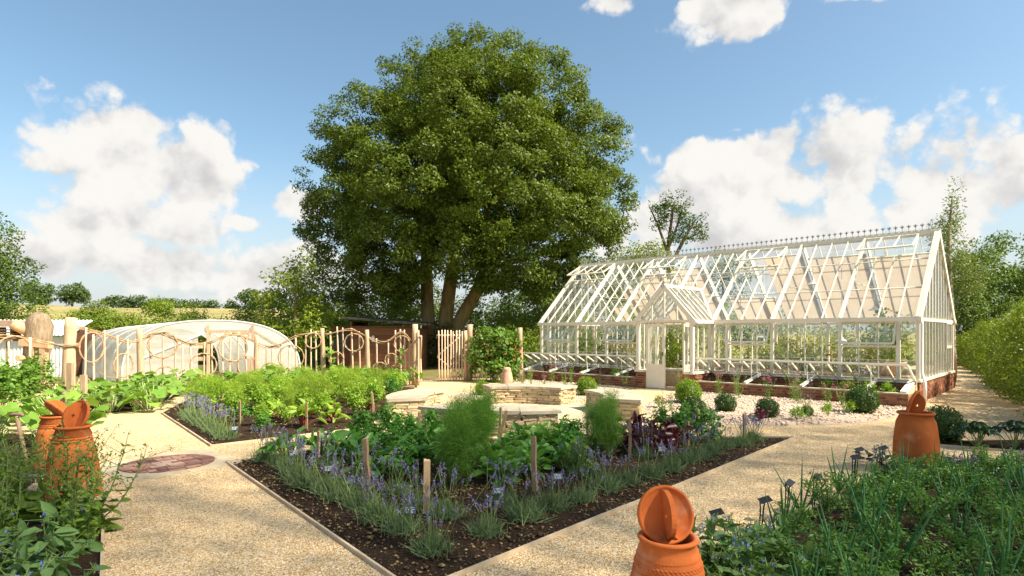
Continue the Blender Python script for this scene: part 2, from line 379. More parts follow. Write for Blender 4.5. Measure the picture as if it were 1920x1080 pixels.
M['stone'] = surf('stone', (.44, .335, .19), (.56, .455, .29), 6, .9, .7, 22, .02, .15, c3=(.38, .29, .17), s3=13, objrand=.22)
M['slab'] = surf('slab', (.34, .295, .215), (.45, .395, .30), 5, .85, .5, 18, .008, .2, c3=(.34, .31, .25), s3=9, objrand=.12)
M['joint'] = surf('joint', (.13, .09, .05), (.20, .15, .09), 12, .95, .4, 40, .01, .1)
M['flag'] = surf('flag', (.46, .37, .24), (.55, .46, .32), 4, .9, .5, 20, .008, .2, objrand=.14)
M['paver'] = surf('paver', (.19, .092, .068), (.29, .165, .128), 9, .8, .4, 50, .005, .25, objrand=.4)
M['pinkstone'] = surf('pinkstone', (.35, .235, .18), (.43, .31, .24), 6, .8, .3, 30, .005, .25)
M['pale_wood'] = surf('pale_wood', (.44, .295, .18), (.60, .44, .29), 3, .8, .5, 14, .006, .2, c3=(.40, .24, .13), s3=9, stretch=(9, 9, 1.2), objrand=.15)
M['peeled_wood'] = surf('peeled_wood', (.55, .40, .27), (.70, .56, .42), 4, .8, .4, 14, .006, .2, c3=(.42, .25, .14), s3=8, stretch=(8, 8, 1.0), objrand=.15)
M['willow'] = surf('willow', (.34, .215, .115), (.50, .345, .20), 7, .75, .3, 30, .004, .25, c3=(.27, .15, .07), s3=12)
M['stake'] = surf('stake', (.33, .21, .12), (.44, .30, .185), 5, .85, .4, 20, .005, .15, c3=(.22, .14, .08), s3=10, stretch=(8, 8, 1), objrand=.25)
M['board'] = surf('board', (.50, .38, .25), (.62, .50, .35), 4, .85, .3, 20, .004, .15)
M['tool_wood'] = surf('tool_wood', (.22, .14, .085), (.32, .22, .14), 6, .7, .3, 20, .004, .25, stretch=(8, 8, 1))
M['shed_wood'] = surf('shed_wood', (.16, .065, .032), (.22, .095, .05), 4, .75, .3, 20, .006, .2, stretch=(1, 1, 6), objrand=.15)
M['shed_roof'] = surf('shed_roof', (.035, .03, .026), (.075, .06, .045), 4, .8, .4, 20, .01, .2)
M['slate'] = surf('slate', (.03, .055, .09), (.05, .08, .125), 10, .45, .1, 40, .002, .4)
M['chalk'] = surf('chalk', (.75, .78, .8), (.8, .8, .8), 10, .8, 0)
M['black_metal'] = surf('black_metal', (.008, .008, .009), (.015, .015, .016), 10, .35, .0, spec=.5)
M['bark'] = surf('bark', (.20, .145, .07), (.33, .25, .115), 2.4, .95, 1.0, 7, .06, .1, c3=(.30, .27, .07), s3=1.1, stretch=(3.5, 3.5, .7))
M['thin_bark'] = surf('thin_bark', (.14, .10, .06), (.22, .17, .10), 3, .95, .6, 9, .03, .1, stretch=(3, 3, .7))
M['birch_bark'] = surf('birch_bark', (.45, .40, .33), (.16, .12, .09), 3, .9, .3, 9, .02, .1)
M['log'] = surf('log', (.20, .145, .09), (.33, .26, .175), 4, .95, .9, 9, .04, .1, stretch=(3, 3, .8))
M['log_end'] = surf('log_end', (.55, .34, .18), (.66, .45, .27), 6, .85, .3, 20, .01, .15)
M['tin'] = surf('tin', (.62, .62, .60), (.72, .72, .70), 2, .45, .1, 20, .004, .4)
M['blind'] = leafmat('blind', (.70, .59, .48), (.72, .61, .50), None, .55, .9, .1, (1.0, .97, .92))
M['tape'] = surf('tape', (.80, .46, .02), (.84, .52, .03), 4, .5, 0)
M['rust'] = surf('rust', (.06, .028, .016), (.11, .05, .03), 5, .6, .3, 20, .01, .3)
M['glass'] = glassmat('glass', boost=1.1, haze=.15)
M['gable_glass'] = M['glass']
M['film'] = None
m, nt = new_mat('polythene'); k = NT(nt)
wr = k.noise(1.2, 6, .6, stretch=(1, 1, 4))
nb = k.n('ShaderNodeBump', {'Height': wr, 'Strength': .5, 'Distance': .05}).outputs[0]
tr = k.n('ShaderNodeBsdfTransparent', {'Color': (.93, .93, .91, 1)}).outputs[0]
df = k.n('ShaderNodeBsdfPrincipled', {'Base Color': (.80, .80, .76, 1), 'Roughness': .35, 'Normal': nb}).outputs[0]
tl = k.n('ShaderNodeBsdfTranslucent', {'Color': (.85, .84, .80, 1), 'Normal': nb}).outputs[0]
dd_ = k.n('ShaderNodeMixShader', {0: .5, 1: df, 2: tl}).outputs[0]
k.out(k.n('ShaderNodeMixShader', {0: k.n('ShaderNodeMapRange', {0: wr, 1: .3, 2: .7, 3: .62, 4: .88}).outputs[0], 1: tr, 2: dd_}).outputs[0])
M['film'] = m
# leaves
M['oak_leaf'] = leafmat('oak_leaf', (.060, .108, .010), (.130, .182, .016), (.094, .132, .012), .33, .5, .25)
M['holm'] = M['oak_leaf']
M['lime_leaf'] = leafmat('lime_leaf', (.15, .22, .020), (.24, .32, .032), (.19, .23, .02), .38)
M['hedge_leaf'] = leafmat('hedge_leaf', (.13, .215, .018), (.225, .315, .032), (.18, .235, .02), .36)
M['dark_leaf'] = leafmat('dark_leaf', (.028, .055, .010), (.060, .105, .018), None, .25)
M['mid_leaf'] = leafmat('mid_leaf', (.060, .115, .015), (.115, .185, .024), None, .32)
M['birch_leaf'] = leafmat('birch_leaf', (.105, .16, .035), (.17, .23, .055), None, .35)
M['far_leaf'] = leafmat('far_leaf', (.060, .105, .025), (.10, .155, .04), None, .25)
M['box_leaf'] = leafmat('box_leaf', (.030, .075, .010), (.060, .125, .016), None, .25, .4, .4)
M['box_light'] = leafmat('box_light', (.13, .24, .012), (.22, .34, .02), None, .35, .45, .3)
M['lav_leaf'] = leafmat('lav_leaf', (.13, .20, .085), (.21, .285, .13), None, .2, .7, .2, (1.1, 1.1, .8))
M['lav_flower'] = leafmat('lav_flower', (.20, .165, .37), (.30, .25, .46), None, .2, .7, .2, (1, 1, 1))
M['beet_leaf'] = leafmat('beet_leaf', (.08, .23, .032), (.13, .31, .05), None, .32, .38, .45)
M['spinach_leaf'] = leafmat('spinach_leaf', (.11, .26, .04), (.17, .35, .06), None, .32, .4, .4)
M['chard_leaf'] = leafmat('chard_leaf', (.19, .31, .028), (.29, .42, .06), None, .38, .45, .35)
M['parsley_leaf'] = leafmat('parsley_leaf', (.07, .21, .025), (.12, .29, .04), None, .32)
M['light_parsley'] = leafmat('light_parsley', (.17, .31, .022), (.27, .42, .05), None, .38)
M['fennel_leaf'] = leafmat('fennel_leaf', (.11, .26, .032), (.18, .34, .05), None, .35, .6, .2)
M['dill_leaf'] = leafmat('dill_leaf', (.22, .36, .03), (.32, .45, .05), None, .38, .6, .2)
M['carrot_leaf'] = leafmat('carrot_leaf', (.075, .185, .02), (.13, .27, .034), None, .3)
M['red_leaf'] = leafmat('red_leaf', (.050, .014, .018), (.11, .03, .03), None, .25, .35, .5, (1.4, .6, .5))
M['squash_leaf'] = leafmat('squash_leaf', (.14, .28, .035), (.22, .37, .06), None, .40, .55, .25)
M['bean_leaf'] = leafmat('bean_leaf', (.10, .21, .025), (.18, .31, .045), None, .36)
M['borage_leaf'] = leafmat('borage_leaf', (.10, .19, .06), (.17, .28, .095), None, .25, .7, .2)
M['mustard_leaf'] = leafmat('mustard_leaf', (.10, .195, .025), (.18, .29, .042), (.20, .23, .035), .3)
M['onion_leaf'] = leafmat('onion_leaf', (.045, .165, .045), (.085, .24, .065), None, .15, .35, .45)
M['hell_leaf'] = leafmat('hell_leaf', (.020, .060, .022), (.045, .095, .035), None, .2, .4, .45)
M['ajuga_leaf'] = leafmat('ajuga_leaf', (.018, .022, .012), (.040, .045, .022), None, .15, .4, .4)
M['stem'] = surf('stem', (.12, .19, .05), (.17, .25, .07), 10, .6, 0)
M['pale_stem'] = surf('pale_stem', (.35, .45, .18), (.45, .52, .25), 10, .6, 0)
M['red_stem'] = surf('red_stem', (.22, .04, .05), (.30, .07, .07), 10, .6, 0)
M['blue_flower'] = leafmat('blue_flower', (.10, .16, .62), (.20, .26, .75), None, .25, .6, .2, (1, 1, 1))
M['pink_flower'] = leafmat('pink_flower', (.60, .07, .22), (.55, .16, .38), None, .25, .6, .2, (1, 1, 1))
M['mauve_flower'] = leafmat('mauve_flower', (.33, .18, .50), (.45, .26, .58), None, .25, .6, .2, (1, 1, 1))
M['red_flower'] = leafmat('red_flower', (.60, .05, .03), (.72, .10, .05), None, .25, .6, .2, (1, 1, 1))
M['white_flower'] = leafmat('white_flower', (.8, .8, .78), (.85, .85, .82), None, .2, .6, .2, (1, 1, 1))
M['grass_blade'] = leafmat('grass_blade', (.30, .30, .10), (.46, .40, .18), None, .3)
# ------------------------------------------------------------------ the setting: terrain, paths, beds
def hill(x, y):
    t = np.clip((y - 34) / 78, 0, 1); t = t * t * (3 - 2 * t)
    side = np.clip((x + 15) / -25, 0, 1); side = side * side * (3 - 2 * side)
    top = 6.0 + 1.7 * np.clip((-x - 60) / 50, 0, 1)
    return t * (2.0 + (top - 2.0) * side) - 0.03
xs = np.concatenate([np.linspace(-420, -130, 12), np.linspace(-120, 60, 61), np.linspace(75, 420, 12)])
ys = np.concatenate([np.linspace(-120, 25, 12), np.linspace(28, 125, 40), np.linspace(135, 700, 14)])
X, Y = np.meshgrid(xs, ys); Z = hill(X, Y) + np.where(Y > 40, np.sin(X * .21 + Y * .13) * .12 + np.sin(X * .07 - Y * .19) * .15, 0)
Z = np.where(Y > 120, Z - (Y - 120) * 0.03, Z)
nx, ny = len(xs), len(ys)
ii = (np.arange(ny - 1)[:, None] * nx + np.arange(nx - 1)[None]).ravel()
gm = raw_mesh('ground', np.stack([X, Y, Z], -1), np.stack([ii, ii + 1, ii + nx + 1, ii + nx], 1), np.full(len(ii), 4), M['dry_grass'], True)
tag(piece('ground', gm), 'rough grassy field rising to a low hill', kind='structure')
gp = MB().prism([(-16, -8), (30, -8), (34, 34), (12, 34), (-2.5, 24), (-16, 24)], -0.02, 0.0).build('gravel_path', M['gravel'])
tag(gp, 'pale golden gravel paths between the beds', kind='structure')
tag(MB().prism([(-30, 19.6), (-9, 19.6), (-3.4, 21.6), (2, 22.6), (8, 26), (16, 32), (16, 40), (-30, 40)], -0.02, 0.004).build('bare_earth', M['dirt']), 'bare shaded earth under the trees', kind='structure')

def inside(poly, x, y):
    r = np.zeros(x.shape, bool); n = len(poly)
    for i in range(n):
        x0, y0 = poly[i]; x1, y1 = poly[(i + 1) % n]
        c = ((y0 > y) != (y1 > y)); xi = (x1 - x0) * (y - y0) / ((y1 - y0) if y1 != y0 else 1e-9) + x0
        r ^= c & (x < xi)
    return r
def edge_dist(poly, x, y):
    d = np.full(x.shape, 1e9); n = len(poly)
    for i in range(n):
        a = np.array(poly[i]); b = np.array(poly[(i + 1) % n]); ab = b - a
        t = np.clip(((x - a[0]) * ab[0] + (y - a[1]) * ab[1]) / (ab @ ab), 0, 1)
        d = np.minimum(d, np.hypot(x - a[0] - t * ab[0], y - a[1] - t * ab[1]))
    return d
def soil_bed(name, poly, step, mound, mat, label, seed=1, z0=0.004):
    """a soil sheet clipped to the bed, mounded towards its middle and lumpy"""
    r = np.random.default_rng(seed); bm = bmesh.new()
    face = bm.faces.new([bm.verts.new((x, y, z0)) for x, y in poly])
    px = [p[0] for p in poly]; py = [p[1] for p in poly]
    for ax, lo, hi in ((0, min(px), max(px)), (1, min(py), max(py))):
        v = lo + step
        while v < hi:
            g = bm.verts[:] + bm.edges[:] + bm.faces[:]
            bmesh.ops.bisect_plane(bm, geom=g, plane_co=(v, 0, 0) if ax == 0 else (0, v, 0), plane_no=(1, 0, 0) if ax == 0 else (0, 1, 0))
            v += step
    A = np.array([v.co[:] for v in bm.verts]); d = edge_dist(poly, A[:, 0], A[:, 1]); ph = r.uniform(0, 6, 6)
    lump = (np.sin(A[:, 0] * 5.1 + ph[0]) * np.sin(A[:, 1] * 4.3 + ph[1]) + .7 * np.sin(A[:, 0] * 11 + ph[2] + A[:, 1] * 3) * np.sin(A[:, 1] * 9 + ph[3])) * .012 + r.normal(size=len(A)) * .007
    Z = z0 + np.clip(d / 0.5, 0, 1) * mound + lump * np.clip(d / .12, 0, 1)
    for v, z in zip(bm.verts, Z): v.co.z = max(z, z0)
    m = bpy.data.meshes.new(name); bm.to_mesh(m); bm.free(); m.materials.append(mat)
    m.polygons.foreach_set('use_smooth', [True] * len(m.polygons))
    return tag(piece(name, m), label, kind='structure')
def scatter(name, poly, n, s0, s1, mat, label, z=0.02, seed=3, mound=0.0, sq=0.55, avoid=None):
    """small stones or clods lying on a surface: one uncountable mass"""
    r = np.random.default_rng(seed); px = np.array([p[0] for p in poly]); py = np.array([p[1] for p in poly])
    x = r.uniform(px.min(), px.max(), n * 3); y = r.uniform(py.min(), py.max(), n * 3)
    k = inside(poly, x, y) & (edge_dist(poly, x, y) > .03)
    if avoid is not None: k &= ~avoid(x, y)
    x, y = x[k][:n], y[k][:n]; n = len(x)
    zz = z + np.clip(edge_dist(poly, x, y) / .5, 0, 1) * mound
    s = r.uniform(s0, s1, n) * r.choice([.6, .8, 1, 1.5], n)
    o = np.array([[1, 0, 0], [0, 1, 0], [-1, 0, 0], [0, -1, 0], [0, 0, 1], [0, 0, -1]], float)
    V = o[None] * s[:, None, None] * np.stack([np.ones(n), r.uniform(.6, 1, n), r.uniform(sq * .7, sq * 1.3, n)], 1)[:, None]
    V = V * r.uniform(.75, 1.25, V.shape); a = r.uniform(0, 6.28, n); c, sn = np.cos(a), np.sin(a)
    W = V.copy(); W[..., 0] = V[..., 0] * c[:, None] - V[..., 1] * sn[:, None]; W[..., 1] = V[..., 0] * sn[:, None] + V[..., 1] * c[:, None]
    W += np.stack([x, y, zz], 1)[:, None]
    f = np.array([[0, 1, 4], [1, 2, 4], [2, 3, 4], [3, 0, 4], [1, 0, 5], [2, 1, 5], [3, 2, 5], [0, 3, 5]])
    idx = (f[None] + 6 * np.arange(n)[:, None, None]).reshape(-1, 3)
    return tag(piece(name, raw_mesh(name, W, idx, np.full(len(idx), 3), mat)), label, kind='stuff')

PC = (0.05, 12.15)                       # centre of the seating circle
def ring(r, a): return (PC[0] + r * math.cos(math.radians(a)), PC[1] + r * math.sin(math.radians(a)))
BED_B, BED_L, BED_R = (-0.63, 3.83), (-3.73, 7.71), (4.55, 9.50)
MAIN_BED = [BED_B, BED_R, (2.6, 9.58), ring(2.86, -63)] + [ring(2.80, a) for a in (-75, -90, -105, -120, -128)] + [(-1.95, 9.62), BED_L]
soil_bed('front_bed_soil', MAIN_BED, .16, .055, M['soil'], 'dark crumbly soil of the big front bed', 5)
def in_ring(x, y): return np.hypot(x - PC[0], y - PC[1]) < 2.72
scatter('soil_crumbs', MAIN_BED, 15000, .006, .020, M['clod'], 'crumbs of earth and bark mulch on the front bed', .012, 4, .05)
LB_K, LB_T = (-4.50, 8.82), (-7.40, 12.45)
LEFT_BED = [LB_K, (-2.12, 10.95), ring(2.86, 203), ring(2.86, 180), ring(2.86, 160), (-2.75, 15.6), (-3.0, 18.2), (-6.0, 19.2), (-8.9, 17.0), LB_T]
soil_bed('back_bed_soil', LEFT_BED, .3, .05, M['soil'], 'dark soil of the vegetable bed left of the seats', 6)
scatter('mulch_crumbs', LEFT_BED, 2200, .008, .026, M['clod'], 'bark mulch on the vegetable bed left of the seats', .012, 5, .045)
FENCE_BED = [(-7.75, 12.55), (-8.95, 17.0), (-6.2, 19.35), (-10.2, 17.2), (-11.4, 14.6), (-11.6, 11.6), (-9.2, 11.4)]
soil_bed('fence_bed_soil', [(-8.2, 13.0), (-9.2, 16.7), (-10.2, 17.0), (-11.3, 14.6), (-11.6, 11.3), (-9.5, 11.0)], .3, .04, M['soil'], 'dark soil of the squash bed along the willow fence', 7)
CORNER_BED = [(-2.15, 2.2), (-2.75, 3.95), (-4.05, 5.85), (-5.3, 6.35), (-6.0, 8.4), (-7.5, 9.9), (-12, 9.9), (-12, 2.2)]
soil_bed('corner_bed_soil', CORNER_BED, .35, .05, M['soil'], 'shaded soil of the corner bed left of the path', 8)
RB_A, RB_B = (0.75, 3.62), (5.16, 7.88)
RIGHT_BED = [RB_A, RB_B, (6.9, 7.55), (9.5, 6.6), (9.5, 1.5), (1.2, 1.5)]
soil_bed('onion_bed_soil', RIGHT_BED, .3, .05, M['soil'], 'dark soil of the onion and carrot bed', 9)
scatter('onion_bed_crumbs', RIGHT_BED, 1500, .006, .02, M['clod'], 'crumbs of earth on the onion and carrot bed', .012, 9, .04)
HELL_BED = [(6.22, 8.95), (6.05, 9.35), (7.2, 9.3), (12, 9.6), (12, 8.2), (7.6, 8.15)]
soil_bed('hellebore_bed_soil', HELL_BED, .3, .05, M['soil'], 'dark soil strip beside the box ball on the right', 10)
GRAVEL_BED = [(3.0, 10.95), (4.7, 10.75), (6.4, 11.0), (7.6, 11.75), (8.6, 12.85), (8.98, 13.42), (5.35, 16.95), (4.3, 15.9), (3.2, 14.2), ring(2.85, 18), ring(2.85, -8), ring(2.85, -20)]
soil_bed('gravel_bed', GRAVEL_BED, .35, .03, M['pale_gravel'], 'pale shingle bed in front of the greenhouse', 11)
scatter('shingle', GRAVEL_BED, 5200, .010, .032, M['pebble'], 'pale pink and cream shingle stones', .014, 12, .03)
GRAVEL_BED2 = [ring(2.85, 58), ring(2.85, 75), ring(2.85, 90), ring(2.85, 105), ring(2.85, 114), (-1.75, 15.6), (-1.55, 16.6), (-.9, 17.2), (0.4, 21.6), (3.75, 18.25), (3.0, 16.9), (2.6, 15.2)]
soil_bed('shingle_border', GRAVEL_BED2, .4, .03, M['pale_gravel'], 'pale shingle border behind the curved seats', 13)
scatter('border_shingle', GRAVEL_BED2, 1600, .012, .035, M['pebble'], 'pale shingle stones behind the curved seats', .014, 14, .03)
path_near = [(-4.6, 7.0), (-2.3, 3.0), (-1.0, 2.6), (0.6, 3.0), (5.2, 8.1), (6.8, 9.2), (5.5, 10.7), (2.8, 10.8), (4.7, 9.55), (-.6, 3.7), (-3.85, 7.7)]
scatter('loose_grit', path_near, 22000, .003, .0085, M['grit'], 'loose grit on the near gravel path', .001, 15, 0)

def boards(name, pts, label, w=.021, h=.05, closed=False, gap=.006):
    t = empty(name, (pts[0][0], pts[0][1], 0)); tag(t, label, 'edging', 'timber edgings')
    o = Vector((pts[0][0], pts[0][1], 0))
    for i in range(len(pts) - 1):
        a = Vector((*pts[i], 0)); b = Vector((*pts[i + 1], 0)); L = (b - a).length; n = max(1, round(L / 2.4)); d = (b - a) / L
        for j in range(n):
            p = a + d * (L * j / n + gap / 2); q = a + d * (L * (j + 1) / n - gap / 2); rz = random.uniform(-.004, .004)
            up = Vector((0, 0, h / 2 - .02 + rz))
            MB().bar(p + up - o, q + up - o, w, h).build('board', M['board'], t)
    return t
boards('timber_edging', [BED_L, BED_B], 'pale timber board edging along the left side of the big front bed')
boards('timber_edging', [BED_B, BED_R], 'pale timber board edging along the right side of the big front bed')
boards('timber_edging', [BED_R, (2.6, 9.58), ring(2.9, -63)], 'timber edging on the far right side of the big front bed')
boards('timber_edging', [BED_L, (-1.95, 9.62)], 'timber edging on the far left side of the big front bed')
boards('timber_edging', [LB_T, LB_K, (-2.12, 10.95)], 'timber edging round the near corner of the bed left of the seats')
boards('timber_edging', [RB_A, RB_B], 'dark timber edging on the path side of the onion bed')
boards('timber_edging', [(6.22, 8.95), (7.6, 8.15), (10, 7.3)], 'timber edging of the strip bed beside the box ball on the right')
boards('timber_edging', [(-2.75, 3.95), (-4.05, 5.85), (-5.3, 6.35)], 'timber edging of the corner bed under the mustard plants')

# ---- crazy paving of the seating circle: each flagstone is a piece
plaza = tag(MB().lathe([(0.001, .003), (2.80, .003), (2.80, -.01)], 64, (PC[0], PC[1], 0)).build('paved_circle', M['gravel']), 'round paved floor inside the stone seats', kind='structure')
rg = random.Random(5); rr = [0.0, .55, 1.1, 1.62, 2.15, 2.76]; cnt = [1, 6, 10, 14, 18, 22]
for k in range(1, 6):
    n = cnt[k]; a0 = rg.uniform(0, 60); cuts = [a0 + 360 * (j + rg.uniform(-.22, .22)) / n for j in range(n)]
    for j in range(n):
        a, b = cuts[j], cuts[(j + 1) % n] + (360 if j == n - 1 else 0); r0, r1 = rr[k - 1] + .02, rr[k] - .012
        ga = math.degrees(.014 / max(r1, .2)); ia = math.degrees(.014 / max(r0, .12))
        j1, j2, j3, j4 = [rg.uniform(-.04, .03) for _ in range(4)]
        mid = (a + b) / 2
        pl = [ring(max(r0 + j1, .03), a + ia), ring(r1 + j2 * .5, a + ga), ring(r1 + .008, mid), ring(r1 + j3 * .5, b - ga), ring(max(r0 + j4, .03), b - ia)]
        MB().prism(pl, .001, .016 + rg.uniform(0, .007)).build('flagstone', M['flag'], plaza)
# ---- brick roundel let into the left path
RC = (-4.46, 7.66); rd = empty('paved_roundel', (RC[0], RC[1], 0)); tag(rd, 'round inset of red bricks set in pale slabs on the left path', 'paving')
ca, sa = math.cos(math.radians(49)), math.sin(math.radians(49))
def rot(p): return (p[0] * ca - p[1] * sa, p[0] * sa + p[1] * ca)
circ = [(0.545 * math.cos(2 * math.pi * i / 36), 0.545 * math.sin(2 * math.pi * i / 36)) for i in range(36)]
def clip(poly, clipper):
    out = poly
    for i in range(len(clipper)):
        a, b = clipper[i], clipper[(i + 1) % len(clipper)]; inp = out; out = []
        def sd(p): return (b[0] - a[0]) * (p[1] - a[1]) - (b[1] - a[1]) * (p[0] - a[0])
        for j in range(len(inp)):
            p, q = inp[j], inp[(j + 1) % len(inp)]; sp, sq = sd(p), sd(q)
            if sp >= 0: out.append(p)
            if (sp >= 0) != (sq >= 0):
                t = sp / (sp - sq); out.append((p[0] + t * (q[0] - p[0]), p[1] + t * (q[1] - p[1])))
        if len(out) < 3: return []
    return out
for qx in (-1, 1):
    for qy in (-1, 1):
        e = .70; arc = [(qx * .56 * math.sin(t * math.pi / 18), qy * .56 * math.cos(t * math.pi / 18)) for t in range(10)]
        pl = [rot(p) for p in [(qx * .004, qy * .56), (qx * .004, qy * e), (qx * e, qy * e), (qx * e, qy * .004), (qx * .56, qy * .004)] + arc[::-1][1:-1]]
        MB().prism(pl, -.01, .007).build('corner_slab', M['flag'], rd)
MB().lathe([(0.001, .002), (.56, .002), (.56, -.01)], 36).build('mortar_bed', M['mortar'], rd)
circ2 = [(0.54 * math.cos(2 * math.pi * i / 36), 0.54 * math.sin(2 * math.pi * i / 36)) for i in range(36)]
for row in range(-5, 6):
    y0, y1 = row * .108 - .047, row * .108 + .047; x = -.66 + (row % 2) * .1
    while x < .6:
        wdt = rg.choice([.2, .2, .2, .11]); big = abs(row) <= 1 and -.28 < x < 0.0
        pl = clip([(x, y0), (x + wdt - .014, y0), (x + wdt - .014, y1), (x, y1)], circ2)
        if pl and len(pl) >= 3:
            ar = abs(sum(pl[i][0] * pl[(i + 1) % len(pl)][1] - pl[(i + 1) % len(pl)][0] * pl[i][1] for i in range(len(pl)))) / 2
            if ar > .0008: MB().prism([rot(p) for p in pl], .0, .012 + rg.uniform(0, .004)).build('paving_brick', M['pinkstone'] if big else M['paver'], rd)
        x += wdt

# ------------------------------------------------------------------ dry-stone curved seats
STONES = []
for i in range(14):
    r = np.random.default_rng(100 + i); bm = bmesh.new(); bmesh.ops.create_cube(bm, size=1.0)
    bmesh.ops.bevel(bm, geom=bm.edges[:], offset=.10, segments=1, affect='EDGES')
    for v in bm.verts: v.co += Vector(r.normal(size=3) * (.045, .045, .06))
    m = bpy.data.meshes.new('stone'); bm.to_mesh(m); bm.free(); m.materials.append(M['stone']); STONES.append(m)
RIN, ROUT, SH = 1.86, 2.56, .375
def seat(a0, a1, label, seed):
    rs = random.Random(seed); am = math.radians((a0 + a1) / 2); t = empty('stone_seat', (*ring((RIN + ROUT) / 2, (a0 + a1) / 2), 0)); tag(t, label, 'seat', 'curved dry-stone seats')
    ox, oy = t.location.x, t.location.y
    def loc(r, a): p = ring(r, a); return (p[0] - ox, p[1] - oy)
    n = 12; core = MB(); ri, ro = RIN + .10, ROUT - .10; d0, d1 = a0 + 2, a1 - 2
    arc = [loc(ro, d0 + (d1 - d0) * i / n) for i in range(n + 1)] + [loc(ri, d1 - (d1 - d0) * i / n) for i in range(n + 1)]
    core.prism(arc, 0, SH - .01).build('core', M['joint'], t)
    heights = []; z = 0
    while z < SH - .02:
        h = rs.choice([.04, .05, .06, .07]); h = min(h, SH - z); heights.append((z, h)); z += h
    for z, h in heights:
        if h < .02: continue
        for r, sgn in ((RIN, -1), (ROUT, 1)):
            a = a0 + rs.uniform(-1, 0); circ_ = math.radians(1) * r
            while a < a1 - .8:
                ln = rs.uniform(.11, .34); b = min(a + ln / circ_, a1 + .2); ln = (b - a) * circ_
                if ln > .03:
                    mid = (a + b) / 2; x, y = loc(r - sgn * (.065 + rs.uniform(-.012, .014)), mid)
                    piece('stone', rs.choice(STONES), t, (x, y, z + h / 2), (rs.uniform(-.03, .03), rs.uniform(-.03, .03), math.radians(mid + 90) + rs.uniform(-.04, .04) + (math.pi if rs.random() < .5 else 0)),
                          (ln * 1.0, .15, h * 1.02))
                a = b
        for a, sg in ((a0, 1), (a1, -1)):
            r = RIN + .12
            while r < ROUT - .14:
                ln = min(rs.uniform(.15, .32), ROUT - .1 - r); mid = r + ln / 2
                x, y = loc(mid, a + sg * math.degrees(.06 / mid) + rs.uniform(-.3, .3))
                piece('stone', rs.choice(STONES), t, (x, y, z + h / 2), (0, 0, math.radians(a) + rs.uniform(-.04, .04)), (ln, .14, h * 1.02)); r += ln
    k = 4; cuts = [a0 - 1.2 + (a1 - a0 + 2.4) * (i + (rs.uniform(-.12, .12) if 0 < i < k else 0)) / k for i in range(k + 1)]
    for i in range(k):
        b0, b1 = cuts[i] + .12, cuts[i + 1] - .12; q = 5
        o = [loc(ROUT + .035 + rs.uniform(-.012, .012), b0 + (b1 - b0) * j / q) for j in range(q + 1)]
        p = [loc(RIN - .035 + rs.uniform(-.012, .012), b1 - (b1 - b0) * j / q) for j in range(q + 1)]
        MB().prism(o + p, SH, SH + .055 + rs.uniform(-.004, .004)).build('cap_slab', M['slab'], t)
seat(-129, -74, 'curved dry-stone seat nearest the camera, its back to the front bed', 1)
seat(147, 199, 'curved dry-stone seat on the left, beside the vegetable bed', 2)
seat(55, 107, 'curved dry-stone seat at the far side, its sunlit face towards the camera', 3)
seat(-23, 31, 'curved dry-stone seat on the right, nearest the greenhouse porch', 4)
# ------------------------------------------------------------------ greenhouse (local x runs along the front, 0 = right-hand gable; y into the house)
GL, GW, GE, GR, GS = 12.2, 5.15, 2.04, 4.45, 0.56
NP = 28; PW = GL / NP; GA = math.radians(-44.2)
gh = empty('greenhouse', (9.83, 14.24, 0), GA); tag(gh, 'long cream-framed glass greenhouse on a brick base with a pitched roof and porch', 'greenhouse')
SL = (GR - GE) / (GW / 2)
def roof_z(y): return GE + SL * (y if y <= GW / 2 else GW - y)
HALF = GW / 2; SLEN = math.hypot(HALF, GR - GE); nf = Vector((0, -(GR - GE), HALF)).normalized(); nb_ = Vector((0, (GR - GE), HALF)).normalized()
def rp(x, s, off=0.0, back=False):
    """point on a roof slope, s = 0 at the eave .. 1 at the ridge"""
    y = s * HALF; p = Vector((x, y, GE + SL * y)) + nf * off
    if back: p = Vector((p.x, GW - p.y, p.z))
    return p
PX0, PX1, PD, PE, PR = -7.13, -5.23, 1.24, 2.03, 3.08; PXM = (PX0 + PX1) / 2; PYT = (PR - GE) / SL   # porch
def valley(x):
    """how far up the main slope the porch roof covers it"""
    h = abs(x - PXM) / ((PX1 - PX0) / 2)
    return max(0.0, (1 - h)) * PYT / HALF if h < 1 else 0.0
gl = M['glass']; pt = M['paint']
# brick base
base = MB(); T = .215
base.box(-GL + .01, -.01, .01, T, 0, .50); base.box(-GL + .01, -.01, GW - T, GW - .01, 0, .50); base.box(-T, -.012, T, GW - T, 0, .50); base.box(-GL + .012, -GL + T, T, GW - T, 0, .50)
wall = base.build('brick_base', M['mortar'], gh)
bk = bmesh.new(); bmesh.ops.create_cube(bk, size=1.0); bmesh.ops.bevel(bk, geom=bk.edges[:], offset=.04, segments=1, affect='EDGES')
BRICK = bpy.data.meshes.new('brick'); bk.to_mesh(BRICK); bk.free(); BRICK.materials.append(M['brick'])
CH, BL = .0705, .2225; HB = .105
def brick_run(par, a, b, z0, courses, nrm_, name='brick', bond=True, proud=.008, depth=.05):
    """courses of single bricks along a->b (local), faces proud of the wall along nrm_"""
    a, b = Vector((*a, 0)), Vector((*b, 0)); L = (b - a).length; d = (b - a) / L; rz = math.atan2(d.y, d.x); nv = Vector((*nrm_, 0))
    for c in range(courses):
        x = 0.0; k = c % 2; first = True
        while x < L - .02:
            w = (HB if k % 2 else BL - .01)
            if first and c % 2: w = w * .55
            first = False
            if L - x - w < .05: w = L - x
            p = a + d * (x + w / 2) + nv * (proud - depth / 2 + random.uniform(-.002, .002)); p.z = z0 + CH * c + CH / 2
            piece(name, BRICK, par, p, (0, 0, rz), (w - .011, depth, CH - .011)); x += w; k += 1
